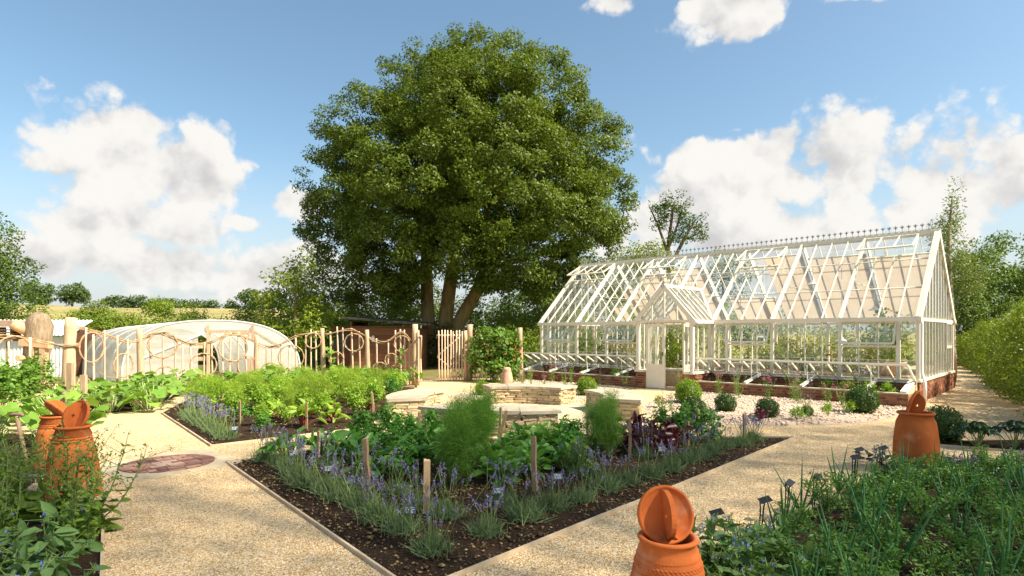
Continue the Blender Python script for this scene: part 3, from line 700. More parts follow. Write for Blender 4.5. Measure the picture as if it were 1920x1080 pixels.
brick_run(wall, (0, 0), (0, GW), 0, 7, (1, 0))
def brick_stuff(par, runs, name='brickwork'):
    mb = MB()
    for a, b, z0, courses, nv, proud in runs:
        a, b = Vector((*a, 0)), Vector((*b, 0)); L = (b - a).length; d = (b - a) / L; nv = Vector((*nv, 0))
        for c in range(courses):
            x = 0.0; k = c % 2
            while x < L - .02:
                w = min((HB if k % 2 else BL - .01), L - x); p = a + d * (x + w / 2) + nv * (proud - .02); p.z = z0 + CH * c + CH / 2
                mb.bar(p - d * (w / 2 - .0055), p + d * (w / 2 - .0055), .04, CH - .011); x += w; k += 1
    o = mb.build(name, M['brick_far'], par); tag(o, kind='stuff'); return o
brick_stuff(wall, [((-GL, 0), (PX0, 0), 0, 7, (0, -1), .008), ((PX1, 0), (0, 0), 0, 7, (0, -1), .008)])
MB().box(-GL - .04, .04, -.05, T + .03, .50, GS).build('sill', pt, gh)
MB().box(-.0, .04, T + .03, GW + .04, .50, GS).box(-T - .03, -.001, T + .031, GW - T, .50, GS - .001).build('sill', pt, gh)
MB().box(-GL - .04, -GL + T, T + .032, GW + .04, .50, GS).box(-GL + T, -T, GW - T, GW + .04, .50, GS).build('sill', pt, gh)
# frame: posts, gutter, ridge, purlins
POSTS = [0, 1, 4, 8, 11, 12, 18, 21, 24, 27, 28]
post_m = MB().box(-.04, .04, -.045, .05, GS, GE - .03).mesh('post', pt)
for i in POSTS: piece('post', post_m, gh, (-i * PW + (-.03 if i == 0 else .03 if i == 28 else 0), .05, 0))
for i in (0, 4, 8, 12, 16, 20, 24, 28): piece('post', post_m, gh, (-i * PW + (-.03 if i == 0 else .03 if i == 28 else 0), GW - .05, 0))
mull_m = MB().box(-.013, .013, -.02, .025, GS, GE - .03).mesh('mullion', pt)
for i in range(1, 28):
    if i not in POSTS and not (12.0 < i < 16.5): piece('mullion', mull_m, gh, (-i * PW, .05, 0))
    if i % 4: piece('mullion', mull_m, gh, (-i * PW, GW - .05, 0))
MB().box(-GL - .06, PX0 - .02, -.09, .06, GE - .06, GE + .05).build('gutter', pt, gh)
MB().box(PX1 + .02, .06, -.09, .06, GE - .06, GE + .05).build('gutter', pt, gh)
MB().box(-GL - .06, .06, GW - .06, GW + .09, GE - .06, GE + .05).build('gutter', pt, gh)
MB().box(-GL - .05, .05, HALF - .075, HALF + .075, GR - .07, GR + .05).box(-GL - .06, .06, HALF - .04, HALF + .04, GR + .05, GR + .085).build('ridge', pt, gh)
bar_l = SLEN
def slope_bar(x, s0, s1, w, h, back=False, off=0.03):
    MB().bar(rp(x, s0, off, back), rp(x, s1, off, back), w, h, nb_ if back else nf).build('rafter' if w > .04 else 'glazing_bar', pt, gh)
VENTS = [(1, 4), (9, 12), (17, 20), (24, 28)]
def in_vent(i): return any(a <= i < b for a, b in VENTS)
VS = .72
for i in range(NP + 1):
    x = -i * PW + (-.03 if i == 0 else .03 if i == NP else 0); s0 = valley(x); thick = i % 4 == 0
    inner = in_vent(i) and in_vent(i - 1) and not thick
    slope_bar(x, s0 + .005, (VS if inner else .985), .08 if i in (0, NP) else .048 if thick else .021, .075 if thick else .05, off=.035 if thick else .025)
    slope_bar(x, .0, .985, .08 if i in (0, NP) else .042 if thick else .018, .07 if thick else .04, True, .035 if thick else .025)
for s in (.36, .70):
    for bk_ in (False, True): MB().tube([rp(-.05, s, -.06, bk_), rp(-GL + .05, s, -.06, bk_)], .018, 8).build('purlin', pt, gh)
for i in range(4, 28, 4):
    x = -i * PW
    for bk_ in (False, True):
        MB().bar(rp(x, 0.02, -.05, bk_), rp(x, .98, -.05, bk_), .032, .09, nf).build('truss', M['white_paint'], gh)
    MB().tube([rp(x, .45, -.06), rp(x, .45, -.06, True)], .014, 6).build('tie_rod', M['white_paint'], gh)
for a, b in VENTS:                                # rail below each roof vent
    MB().bar(rp(-a * PW, VS, .02), rp(-b * PW, VS, .02), .045, .05, nf).build('vent_rail', pt, gh)
# roof glass
def sheet(p, q, r, s, name='pane', mat=None, par=None, th=None):
    return MB().quad(p, q, r, s).build(name, mat or gl, par or gh)
for i in range(NP):
    x0, x1 = -i * PW - .012, -(i + 1) * PW + .012; top = VS if in_vent(i) else .985
    v0, v1 = valley(x0), valley(x1)
    if v0 < top - .02 and v1 < top - .02:
        sheet(rp(x1, max(v1, .005), .022), rp(x0, max(v0, .005), .022), rp(x0, top, .022), rp(x1, top, .022))
    sheet(rp(x0, .005, .022, True), rp(x1, .005, .022, True), rp(x1, .985, .022, True), rp(x0, .985, .022, True))
# roof vents, hinged at the ridge and propped open
for (a, b) in VENTS:
    x0, x1 = -a * PW, -b * PW; hinge = rp(0, .975, .05); ang = math.radians(17); ln = SLEN * (.975 - VS)
    d = (rp(0, 0, 0) - rp(0, 1, 0)).normalized(); d = Matrix.Rotation(-ang, 3, 'X') @ d; nn = Vector((0, -d.z, d.y)); nn = nn if nn.z > 0 else -nn
    def vp(x, t, o=0): q = hinge + d * ln * t + nn * o; return Vector((x, q.y, q.z))
    fr = MB(); fr.bar(vp(x0, 0), vp(x0, 1), .04, .04, nn); fr.bar(vp(x1, 0), vp(x1, 1), .04, .04, nn); fr.bar(vp(x0 + .02, 1), vp(x1 - .02, 1), .05, .041, nn); fr.bar(vp(x0 + .02, 0), vp(x1 - .02, 0), .04, .039, nn)
    vo = fr.build('roof_vent', pt, gh)
    for i in range(a, b):
        if i > a: MB().bar(vp(-i * PW, .02), vp(-i * PW, .98), .028, .035, nn).build('glazing_bar', pt, vo)
        sheet(vp(-(i + 1) * PW, .98, .003), vp(-i * PW, .98, .003), vp(-i * PW, .02, .003), vp(-(i + 1) * PW, .02, .003), par=vo)
    xm = (x0 + x1) / 2; MB().bar(rp(xm, VS + .01, .04), vp(xm, .97), .02, .02).build('stay', M['white_paint'], vo)
# front wall glass and top-hung windows
FV = [(1, 4), (8, 11), (18, 21), (24, 27)]; ZV = 1.36
for i in range(NP):
    if 12.0 < i + .5 < 16.4: continue
    x0, x1 = -i * PW - .01, -(i + 1) * PW + .01; v = any(a <= i < b for a, b in FV); zt = ZV if v else GE - .04
    sheet((x1, .05, GS + .005), (x0, .05, GS + .005), (x0, .05, zt), (x1, .05, zt))
    sheet((x0, GW - .05, GS + .005), (x1, GW - .05, GS + .005), (x1, GW - .05, GE - .04), (x0, GW - .05, GE - .04))
for (a, b) in FV:
    x0, x1 = -a * PW - .03, -b * PW + .03
    MB().box(x1, x0, .02, .08, ZV - .025, ZV + .025).build('transom', pt, gh)
    ang = math.radians(27); ln = GE - .07 - ZV; h = Vector((0, .03, GE - .06)); d = Vector((0, -math.sin(ang), -math.cos(ang))); nn = Vector((0, -math.cos(ang), math.sin(ang)))
    def wp(x, t, o=0): q = h + d * ln * t + nn * o; return Vector((x, q.y, q.z))
    fr = MB(); fr.bar(wp(x0 - .02, 0), wp(x0 - .02, 1), .04, .036, nn); fr.bar(wp(x1 + .02, 0), wp(x1 + .02, 1), .04, .036, nn); fr.bar(wp(x0 - .04, 1), wp(x1 + .04, 1), .042, .038, nn); fr.bar(wp(x0 - .04, .02), wp(x1 + .04, .02), .04, .034, nn)
    vo = fr.build('window_vent', pt, gh)
    for i in range(a, b):
        if i > a: MB().bar(wp(-i * PW, .05), wp(-i * PW, .97), .024, .03, nn).build('glazing_bar', pt, vo)
        sheet(wp(-(i + 1) * PW + .03, .97), wp(-i * PW - .03, .97), wp(-i * PW - .03, .03), wp(-(i + 1) * PW + .03, .03), par=vo)
    xm = (x0 + x1) / 2; MB().bar(wp(xm, .98), Vector((xm, .05, ZV)), .015, .015).build('stay', M['lead'], vo)
# gable ends
for x, sg in ((-.02, 1), (-GL + .02, -1)):
    MB().box(x - .035, x + .035, .05, GW - .05, GE - .05, GE + .03).build('gable_rail', pt, gh)
    n = 12
    for j in range(1, n):
        y = GW * j / n; wd_ = .016
        MB().box(x - .022, x + .022, y - wd_, y + wd_, GS, GE - .05).build('mullion', pt, gh)
        MB().box(x - .022, x + .022, y - wd_, y + wd_, GE + .03, roof_z(y) - .04).build('mullion', pt, gh)
    for j in range(n):
        y0, y1 = GW * j / n + .01, GW * (j + 1) / n - .01
        sheet((x, y0, GS), (x, y1, GS), (x, y1, GE - .04), (x, y0, GE - .04)); z0, z1 = roof_z(y0) - .03, roof_z(y1) - .03
        if min(z0, z1) > GE + .06: sheet((x, y0, GE + .03), (x, y1, GE + .03), (x, y1, z1), (x, y0, z0))
    for bk_ in (False, True):
        MB().bar(rp(x + sg * .045, -.01, .0, bk_), rp(x + sg * .045, 1.0, .0, bk_), .045, .15, nf if not bk_ else nb_).build('bargeboard', pt, gh)
    if sg > 0:
        fr = MB().box(x - .03, x + .04, 3.84, 3.885, 1.25, 2.0).box(x - .03, x + .04, 4.72, 4.765, 1.25, 2.0).box(x - .03, x + .045, 3.885, 4.72, 1.25, 1.31).box(x - .03, x + .045, 3.885, 4.72, 1.95, 1.999)
        fr.build('gable_window', pt, gh)
MB().tube([(.06, -.05, GE - .05), (.065, -.06, 1.9), (.065, -.06, .74), (.12, -.14, .60), (.16, -.26, .50), (.16, -.26, .02)], .035, 8).build('downpipe', M['white_paint'], gh)
# ridge cresting: a row of fleur-de-lis finials
fl = MB()
fl.lathe([(.006, 0), (.008, .10), (.018, .115), (.006, .13), (.022, .155), (.001, .215)], 6)
for s in (-1, 1):
    fl.tube([(0, 0, .02), (s * .045, 0, .015), (s * .075, 0, .04)], [.007, .008, .005], 5)
    fl.tube([(0, 0, .125), (s * .03, 0, .14), (s * .045, 0, .165), (s * .035, 0, .18)], [.008, .011, .011, .006], 5)
FIN = fl.mesh('finial', M['lead'])
for i in range(78): piece('finial', FIN, gh, (-.05 - (GL - .1) * i / 77, HALF, GR + .083))
FINW = fl.mesh('porch_finial', pt)
# blinds drawn under the far slope, bay by bay
for (i0, i1, s0, s1) in ((0, 4, .04, .82), (4, 8, .04, .86), (8, 11, .04, .92), (11, 15, .04, .40), (16, 19, .04, .86), (19.5, 22.5, .04, .80), (22.6, 25, .04, .62), (25.4, 27, .04, .35)):
    x0, x1 = -i0 * PW - .06, -i1 * PW + .06
    mb = MB(); mb.quad(rp(x0, s0, -.12, True), rp(x1, s0, -.12, True), rp(x1, s1, -.12, True), rp(x0, s1, -.12, True))
    bo = mb.build('blind', M['blind'], gh); MB().tube([rp(x0, s1, -.11, True), rp(x1, s1, -.11, True)], .025, 8).build('roller', M['white_paint'], bo)
# porch
pp = [(PX0, -PD), (PX1, -PD)]
pb = MB(); pb.box(PX0 + .01, PX0 + .22, -PD + .01, -.001, 0, .50); pb.box(PX1 - .22, PX1 - .01, -PD + .01, -.001, 0, .50); pb.box(PX0 + .22, PX0 + .34, -PD + .01, -PD + .22, 0, .50); pb.box(PX1 - .34, PX1 - .22, -PD + .01, -PD + .22, 0, .50)
porch_base = pb.build('porch_base', M['mortar'], gh)
brick_run(porch_base, (PX0, -PD), (PX0 + .34, -PD), 0, 7, (0, -1)); brick_run(porch_base, (PX1 - .34, -PD), (PX1, -PD), 0, 7, (0, -1)); brick_run(porch_base, (PX1, -PD), (PX1, -.05), 0, 7, (1, 0))
brick_stuff(porch_base, [((PX0, -.05), (PX0, -PD), 0, 7, (-1, 0), .008), ((PX1 - .22, -PD + .3), (PX1 - .22, -.05), 0, 7, (-1, 0), .006), ((PX0 + .22, -PD + .3), (PX0 + .22, -.05), 0, 7, (1, 0), .006)])
MB().box(PX0 - .04, PX0 + .26, -PD - .04, -.051, .50, GS).build('sill', pt, gh); MB().box(PX1 - .26, PX1 + .04, -PD - .04, -.051, .50, GS).build('sill', pt, gh)
for x in (PX0 + .05, PX1 - .05):
    MB().box(x - .05, x + .05, -PD, -PD + .1, GS, PE).build('porch_post', pt, gh)
    MB().box(x - .04, x + .04, -.12, -.04, GS, PE).build('porch_post', pt, gh)
for s, x in ((-1, PX0 + .05), (1, PX1 - .05)):
    for j in (1, 2):
        y = -PD + (PD - .1) * j / 3; MB().box(x - .018, x + .018, y - .016, y + .016, GS, PE - .05).build('mullion', pt, gh)
    sheet((x, -PD + .1, GS), (x, -.1, GS), (x, -.1, PE - .04), (x, -PD + .1, PE - .04))
    MB().box(PX0 - .10 if s < 0 else PX1 - .04, PX0 + .04 if s < 0 else PX1 + .10, -PD - .06, -.092, PE - .05, PE + .045).build('gutter', pt, gh)
MB().box(PX0 + .1, PX1 - .1, -PD + .01, -PD + .09, PE - .03, PE + .05).build('transom', pt, gh)
tape = MB().box(PX0 + .33, PX1 - .30, -PD - .004, -PD + .008, PE - .052, PE - .032).build('warning_tape', M['tape'], gh)
n = 9
for i in range(n):
    x = PX0 + .36 + i * (PX1 - PX0 - .72) / n
    MB().add([(x, -PD - .0065, PE - .051), (x + .04, -PD - .0065, PE - .051), (x + .065, -PD - .0065, PE - .033), (x + .025, -PD - .0065, PE - .033)], [(0, 1, 2, 3)]).build('stripe', M['black_metal'], tape)
MB().box(PXM - .22, PXM - .02, -PD - .006, -PD + .0, PE + .055, PE + .135).build('notice', M['white_paint'], gh); MB().box(PXM + .01, PXM + .24, -PD - .006, -PD + .0, PE + .055, PE + .13).build('notice', M['white_paint'], gh)
# porch front gable: rafters and upright bars
hw = (PX1 - PX0) / 2; ps = (PR - PE) / hw
for s in (-1, 1):
    MB().bar((PXM + s * (hw + .09), -PD - .02, PE - .09 * ps + .03), (PXM + s * .001, -PD - .02, PR + .03), .06, .13, (0, 0, 1)).build('bargeboard', pt, gh)
for x in (PXM - .42, PXM, PXM + .42):
    MB().box(x - .018, x + .018, -PD + .02, -PD + .07, PE + .05, PR - abs(x - PXM) * ps - .05).build('mullion', pt, gh)
MB().add([(PX0 + .1, -PD + .045, PE + .03), (PX1 - .1, -PD + .045, PE + .03), (PXM, -PD + .045, PR - .05)], [(0, 1, 2)]).build('pane', gl, gh)
MB().box(PXM - .06, PXM + .06, -PD - .05, PYT - .02, PR - .01, PR + .07).build('porch_ridge', pt, gh)
for s in (-1, 1):
    def qp(t, y, o=.0): return Vector((PXM + s * hw * (1 - t), y, PE + (PR - PE) * t + o))
    for j in range(5):
        y = -PD + .02 + (PD - .02) * j / 4; yt = y
        MB().bar(qp(.0, y, .03), qp(1.0 - .02, y, .03), .03, .05).build('glazing_bar', pt, gh)
    MB().bar(qp(.33, PYT * .33, .03), qp(.98, PYT * .33, .03), .03, .05).build('glazing_bar', pt, gh)
    MB().bar(qp(.0, -.01, .03), qp(.985, PYT - .01, .05), .07, .06).build('valley', pt, gh)
    for j in range(4):
        y0 = -PD + .03 + (PD - .02) * j / 4; y1 = y0 + (PD - .02) / 4 - .02
        sheet(qp(0, y0, .03), qp(0, y1, .03), qp(.98, y1, .03), qp(.98, y0, .03))
    MB().add([qp(0, 0.0, .03), qp(.98, PYT - .03, .03), qp(.98, 0.0, .03)], [(0, 1, 2)]).build('pane', gl, gh)
for i in range(10): piece('finial', FINW, gh, (PXM, -PD + .1 + i * .22, PR + .068), (0, 0, math.pi / 2), .9)
# doors: left leaf shut, right leaf folded back inside
def door(x0, x1, y, par, rz=0.0):
    d = empty('tmp') if False else None
    w = x1 - x0; mb = MB(); z1 = PE - .06; zl = .70
    mb.box(0, .085, 0, .045, .03, z1).box(w - .085, w, 0, .045, .03, z1).box(.085, w - .085, 0, .044, z1 - .09, z1 - .001).box(.085, w - .085, 0, .044, zl - .04, zl + .05).box(.085, w - .085, 0, .044, .031, .20)
    o = mb.build('door', pt, par, (x0, y, 0)); o.rotation_euler = (0, 0, rz)
    MB().box(.085, w - .085, .014, .032, .20, zl - .04).build('door_panel', pt, o); MB().box(w / 2 - .018, w / 2 + .018, .008, .04, .20, zl - .04).build('door_rail', pt, o)
    MB().box(w / 2 - .012, w / 2 + .012, .006, .038, zl + .05, z1 - .09).build('glazing_bar', pt, o)
    MB().quad((.085, .022, zl + .05), (w - .085, .022, zl + .05), (w - .085, .022, z1 - .09), (.085, .022, z1 - .09)).build('pane', gl, o)
    MB().tube([(w - .05, -.03, 1.0), (w - .05, -.04, 1.12)], .012, 6).build('door_handle', M['black_metal'], o)
door(PX0 + .345, PXM + .03, -PD + .02, gh)
door(PX1 - .345, PX1 + .30, -PD + .12, gh, math.radians(96))
MB().box(PX0 + .345, PX1 - .345, -PD + .0, -PD + .3, 0, .028).build('threshold', M['slab'], gh)

# cold frames along the front, glazed lids propped open
def cold_frame(x0, x1, label, end):
    t = empty('cold_frame', (9.83, 14.24, 0), GA); tag(t, label, 'cold frame', 'cold frames')
    FD, FH = 1.16, .312; mb = MB(); mb.box(x0 + .01, x1 - .01, -FD + .01, -FD + .2, 0, FH - .03)
    ends = ([x1] if end > 0 else [x0])
    for xe in ends:
        e0, e1 = (xe - .2, xe - .01) if end > 0 else (xe + .01, xe + .2); mb.box(e0, e1, -FD + .2, -.055, 0, FH - .03)
        MB().add([(e0, -FD + .21, FH - .03), (e1, -FD + .21, FH - .03), (e1, -.055, FH - .03), (e0, -.055, FH - .03), (e0, -.055, .49), (e1, -.055, .49)], [(0, 1, 5, 4)[::-1], (1, 2, 5)[::-1], (0, 4, 3)[::-1], (0, 3, 2, 1)[::-1]]).build('end_cheek', M['mortar'], t)
        MB().bar(((e0 + e1) / 2, -FD + .1, FH + .02), ((e0 + e1) / 2, -.06, .53), .13, .05).build('end_rail', M['white_paint'], t)
    w = mb.build('brick_wall', M['mortar'], t)
    brick_run(w, (x0, -FD), (x1, -FD), 0, 4, (0, -1))
    if end > 0: brick_run(w, (x1, -FD), (x1, -.06), 0, 4, (1, 0))
    else: brick_run(w, (x0, -.06), (x0, -FD), 0, 4, (-1, 0))
    MB().box(x0 - .01, x1 + .01, -FD - .015, -FD + .22, FH - .03, FH).build('coping', M['slab'], t)
    MB().box(x0 + .21, x1 - .21, -FD + .21, -.06, 0, .13).build('compost', M['soil'], t)
    L = x1 - x0; n = round(L / PW); hy_, hz = -.06, .49; fy, fz = -1.04, .955; up = Vector((0, -(fz - hz), -(hy_ - fy))).normalized() * -1
    def lp(x, s, o=0): return Vector((x, hy_ + (fy - hy_) * s, hz + (fz - hz) * s)) + up * o
    fr = MB(); fr.bar(lp(x0 + .02, 0), lp(x1 - .02, 0), .05, .04, up); fr.bar(lp(x0 + .02, 1), lp(x1 - .02, 1), .055, .045, up)
    lid = fr.build('lid', pt, t)
    for i in range(n + 1):
        x = x0 + .03 + (L - .06) * i / n; MB().bar(lp(x, .02, .003), lp(x, .98, .003), .04 if i in (0, n) else .03, .045, up).build('lid_bar', pt, lid)
        if i < n:
            xb = x0 + .03 + (L - .06) * (i + 1) / n; MB().quad(lp(x + .01, .02), lp(xb - .01, .02), lp(xb - .01, .98), lp(x + .01, .98)).build('pane', gl, lid)
    k = 2 if L < 5 else 3
    for i in range(1, k + 1):
        x = x0 + L * i / (k + .6)
        MB().bar((x, -FD + .03, FH + .025), (x, -.06, .52), .07, .06).build('divider', M['white_paint'], t)
        MB().bar((x + .05, -.8, .42), lp(x + .05, .80), .02, .02).build('prop', M['white_paint'], lid)
    return t
cold_frame(PX1 + .02, -.02, 'brick cold frame with open glazed lid, right of the greenhouse porch', 1)
cold_frame(-GL + .02, PX0 - .02, 'brick cold frame with open glazed lid, left of the greenhouse porch', -1)
GM = gh.matrix_basis.copy()
GM = Matrix.Translation((9.83, 14.24, 0)) @ Matrix.Rotation(GA, 4, 'Z')
def gw(x, y, z=0): v = GM @ Vector((x, y, z)); return (v.x, v.y, v.z)
# paved floor inside
tag(MB().add([gw(-GL + .2, .2, .012), gw(-.2, .2, .012), gw(-.2, GW - .2, .012), gw(-GL + .2, GW - .2, .012)], [(0, 1, 2, 3)]).build('greenhouse_floor', M['flag']), 'pale paved floor inside the greenhouse', kind='structure')
# pendant lamps
for i, (x, y, z) in enumerate(((-1.5, 2.5, 2.35), (-3.2, 2.6, 3.2), (-5.6, 2.9, 2.5), (-2.2, 1.9, 1.45), (-4.4, 1.6, 1.55), (-8.0, 2.5, 2.9))):
    t = empty('pendant_lamp', gw(x, y, z)); tag(t, 'white dome pendant lamp inside the greenhouse, ' + ('nearest the right gable', 'high under the ridge near the right end', 'above the porch', 'low behind the right-hand window vent', 'low behind the window vent right of the porch', 'high in the left half')[i], 'lamp', 'greenhouse pendant lamps')
    MB().lathe([(.03, .12), (.05, .10), (.06, .07), (.16, .02), (.175, 0), (.165, .002), (.05, .06), (.02, .07)], 20).build('shade', M['white_paint'], t)
    zr = roof_z(y) - .1; MB().tube([(0, 0, .11), (0, 0, zr - z)], .008, 5).build('cord', M['white_paint'], t)
# ------------------------------------------------------------------ terracotta rhubarb forcers
def forcer(loc, h, r_rim, r_base, label, lid_rot, lid_off, lid_r, style, rz=0.0, lid_mat=None, fin=.78):
    t = empty('rhubarb_forcer', loc, rz); tag(t, label, 'forcer', 'terracotta rhubarb forcers')
    mat = M['terracotta']
    if style == 'belly': prof = [(r_base * .93, 0), (r_base * .99, h * .15), (r_base, h * .32), (r_base * .985, h * .5), (r_base * .93, h * .68), (r_base * .86, h * .84), (r_rim * .93, h * .95)]
    else: prof = [(r_base, 0), (r_base * .985, h * .12), (r_base * .94, h * .3)] + [(r_base + (r_rim - r_base) * u, h * (u * .68 + .3)) for u in (.35, .55, .72, .86)]
    if style == 'ringed':
        base = prof[-1]; out = []
        for q in range(3):
            z = h * (.78 + .035 * q); r = r_base + (r_rim - r_base) * ((z / h - .3) / .68); out += [(r + .002, z - .010), (r - .006, z - .004), (r - .006, z + .004), (r + .002, z + .010)]
        prof = [p for p in prof if p[1] < h * .75] + out
    prof += [(r_rim * .96, h * .955), (r_rim + .012, h * .965), (r_rim + .018, h * .982), (r_rim + .012, h), (r_rim - .004, h * 1.004), (r_rim - .016, h * .995), (r_rim - .02, h * .96), (r_rim - .012, h * .9), (r_base - .03, h * .45), (r_base - .03, .02), (.001, .02)]
    MB().lathe(prof, 48).build('body', mat, t)
    if style == 'braided':                                  # incised plait and dashed lines round the shoulder
        for z, amp, n, off, rad in ((h * .757, .011, 24, 0, .0052), (h * .757, .011, 24, .5, .0052)):
            pts = []
            for i in range(261):
                a = 2 * math.pi * i / 260; zz = z + amp * math.sin(n * a + off * 2 * math.pi); u = ((zz / h) - .3) / .68; r = r_base + (r_rim - r_base) * u - .0005
                pts.append((r * math.cos(a), r * math.sin(a), zz))
            MB().tube(pts, rad, 4, caps=False).build('braid_band', mat, t)
        for z in (h * .825, h * .69):
            pts = []
            for i in range(601):
                a = 2 * math.pi * i / 600; zz = z + .003 * math.sin(60 * a); r = r_base + (r_rim - r_base) * ((zz / h) - .3) / .68 - .0008; pts.append((r * math.cos(a), r * math.sin(a), zz))
            MB().tube(pts, .0038, 4, caps=False).build('beaded_line', mat, t)
    # lid: shallow dished disc with a strap handle on top, tipped open
    lm = lid_mat or mat; R = lid_r
    lid = MB().lathe([(.001, -.010), (R * .4, -.008), (R * .78, .001), (R * .88, .008), (R * .93, .018), (R * .98, .020), (R + .004, .014), (R + .004, -.006), (R * .95, -.018), (R * .6, -.030), (.001, -.034)], 48)
    lo = lid.build('lid', lm, t); lo.location = lid_off; lo.rotation_euler = lid_rot
    # half-moon fin handle with a finger hole
    hb = MB(); n_ = 24; oc, hc = [], []; hh = R * fin; hz_ = R * .26
    for i in range(n_):
        a = 2 * math.pi * i / n_; dx, dz = math.cos(a), math.sin(a); t0, t1 = 0.0, 3 * R
        for _ in range(30):
            tm = (t0 + t1) / 2; px_, pz_ = dx * tm, hz_ + dz * tm
            if pz_ > -.008 and (px_ / (R * .88)) ** 2 + (pz_ / hh) ** 2 < 1: t0 = tm
            else: t1 = tm
        oc.append((dx * t0, hz_ + dz * t0)); hc.append((dx * .017, hz_ + dz * .017))
    th = .014
    for y_, fl_ in ((-th, 1), (th, -1)):
        hb.add([(p[0], y_, p[1]) for p in oc] + [(p[0], y_, p[1]) for p in hc], [((i, (i + 1) % n_, n_ + (i + 1) % n_, n_ + i) if fl_ > 0 else (n_ + i, n_ + (i + 1) % n_, (i + 1) % n_, i)) for i in range(n_)])
    hb.add([(p[0], -th, p[1]) for p in oc] + [(p[0], th, p[1]) for p in oc], [((i + 1) % n_, i, n_ + i, n_ + (i + 1) % n_) for i in range(n_)])
    hb.add([(p[0], -th, p[1]) for p in hc] + [(p[0], th, p[1]) for p in hc], [(i, (i + 1) % n_, n_ + (i + 1) % n_, n_ + i) for i in range(n_)])
    hb.build('handle', lm, lo)
    for i, s in enumerate((-1, 1)):
        MB().lathe([(.001, .022), (.008, .018), (.009, .008)], 10, (-R * .8, s * R * .28, 0)).build('peg', lm, lo)
    return t
F1 = forcer((0.865, 3.27, 0), .575, .150, .245, 'terracotta forcer with braided band and tipped lid at the bottom edge of the picture',
       (math.radians(0), math.radians(-73), math.radians(96)), (0.0, .055, .575 + .10), .158, 'braided', fin=.86)
F2 = forcer((4.93, 7.2, 0), 0.735, .185, .242, 'smooth bellied terracotta forcer beside the round box ball on the right', (math.radians(0), math.radians(108), math.radians(-46)), (-.04, .0, .735 + .10), .170, 'belly')
F3 = forcer((-4.58, 6.15, 0), .735, .150, .255, 'terracotta forcer with ringed shoulder, nearer of the left pair', (math.radians(0), math.radians(68), math.radians(-118)), (.02, .03, .735 + .085), .175, 'ringed', rz=.1)
F4 = forcer((-5.78, 7.45, 0), .655, .135, .235, 'terracotta forcer behind the ringed one at left, lid resting on its rim', (math.radians(0), math.radians(50), math.radians(60)), (.03, -.02, .655 + .075), .150, 'ringed')
# small carved terracotta cone behind the far seat
t = MB().lathe([(.19, 0), (.185, .1), (.175, .35), (.16, .42), (.15, .5), (.12, .60), (.13, .62), (.09, .68), (.001, .70)], 20).build('terracotta_cone', M['old_terracotta'], None, (-.15, 17.3, 0)); tag(t, 'pale terracotta cone standing in plants behind the far seat', 'cloche')
# pots
def pot(name, loc, r, h, label, mat='old_terracotta', n=24):
    return tag(MB().lathe([(r * .62, 0), (r * .95, h * .82), (r * 1.08, h * .83), (r * 1.1, h), (r * .98, h), (r * .9, h * .8), (r * .6, h * .1), (.001, h * .1)], n).build(name, M[mat], None, loc), label, 'pot')
pot('flower_pot', gw(PX1 - .50, -PD + .55, .0), .24, .48, 'big pale terracotta pot inside the open porch door')
pot('flower_pot', gw(-.75, .62, .62), .36, .34, 'wide terracotta bowl behind the glass at the right gable corner')
bench = empty('potting_bench', gw(-3.0, .55, 0), GA); tag(bench, 'low slatted staging behind the front glass right of the porch', 'bench')
for j in range(5): MB().box(-1.9, 2.8, -.22 + j * .14, -.11 + j * .14, .56, .60).build('slat', M['pale_wood'], bench)
for x in (-1.8, .4, 2.7):
    for y in (-.16, .42): MB().box(x - .03, x + .03, y - .03, y + .03, .012, .558).build('leg', M['pale_wood'], bench)
tag(MB().lathe([(.24, 0), (.28, .25), (.30, .55), (.29, .85), (.25, 1.05), (.22, 1.08), (.21, 1.0)], 24).build('water_butt', M['rust'], None, gw(-.25, GW + .36, 0)), 'rusty brown rounded water butt at the back corner of the greenhouse', 'water butt')

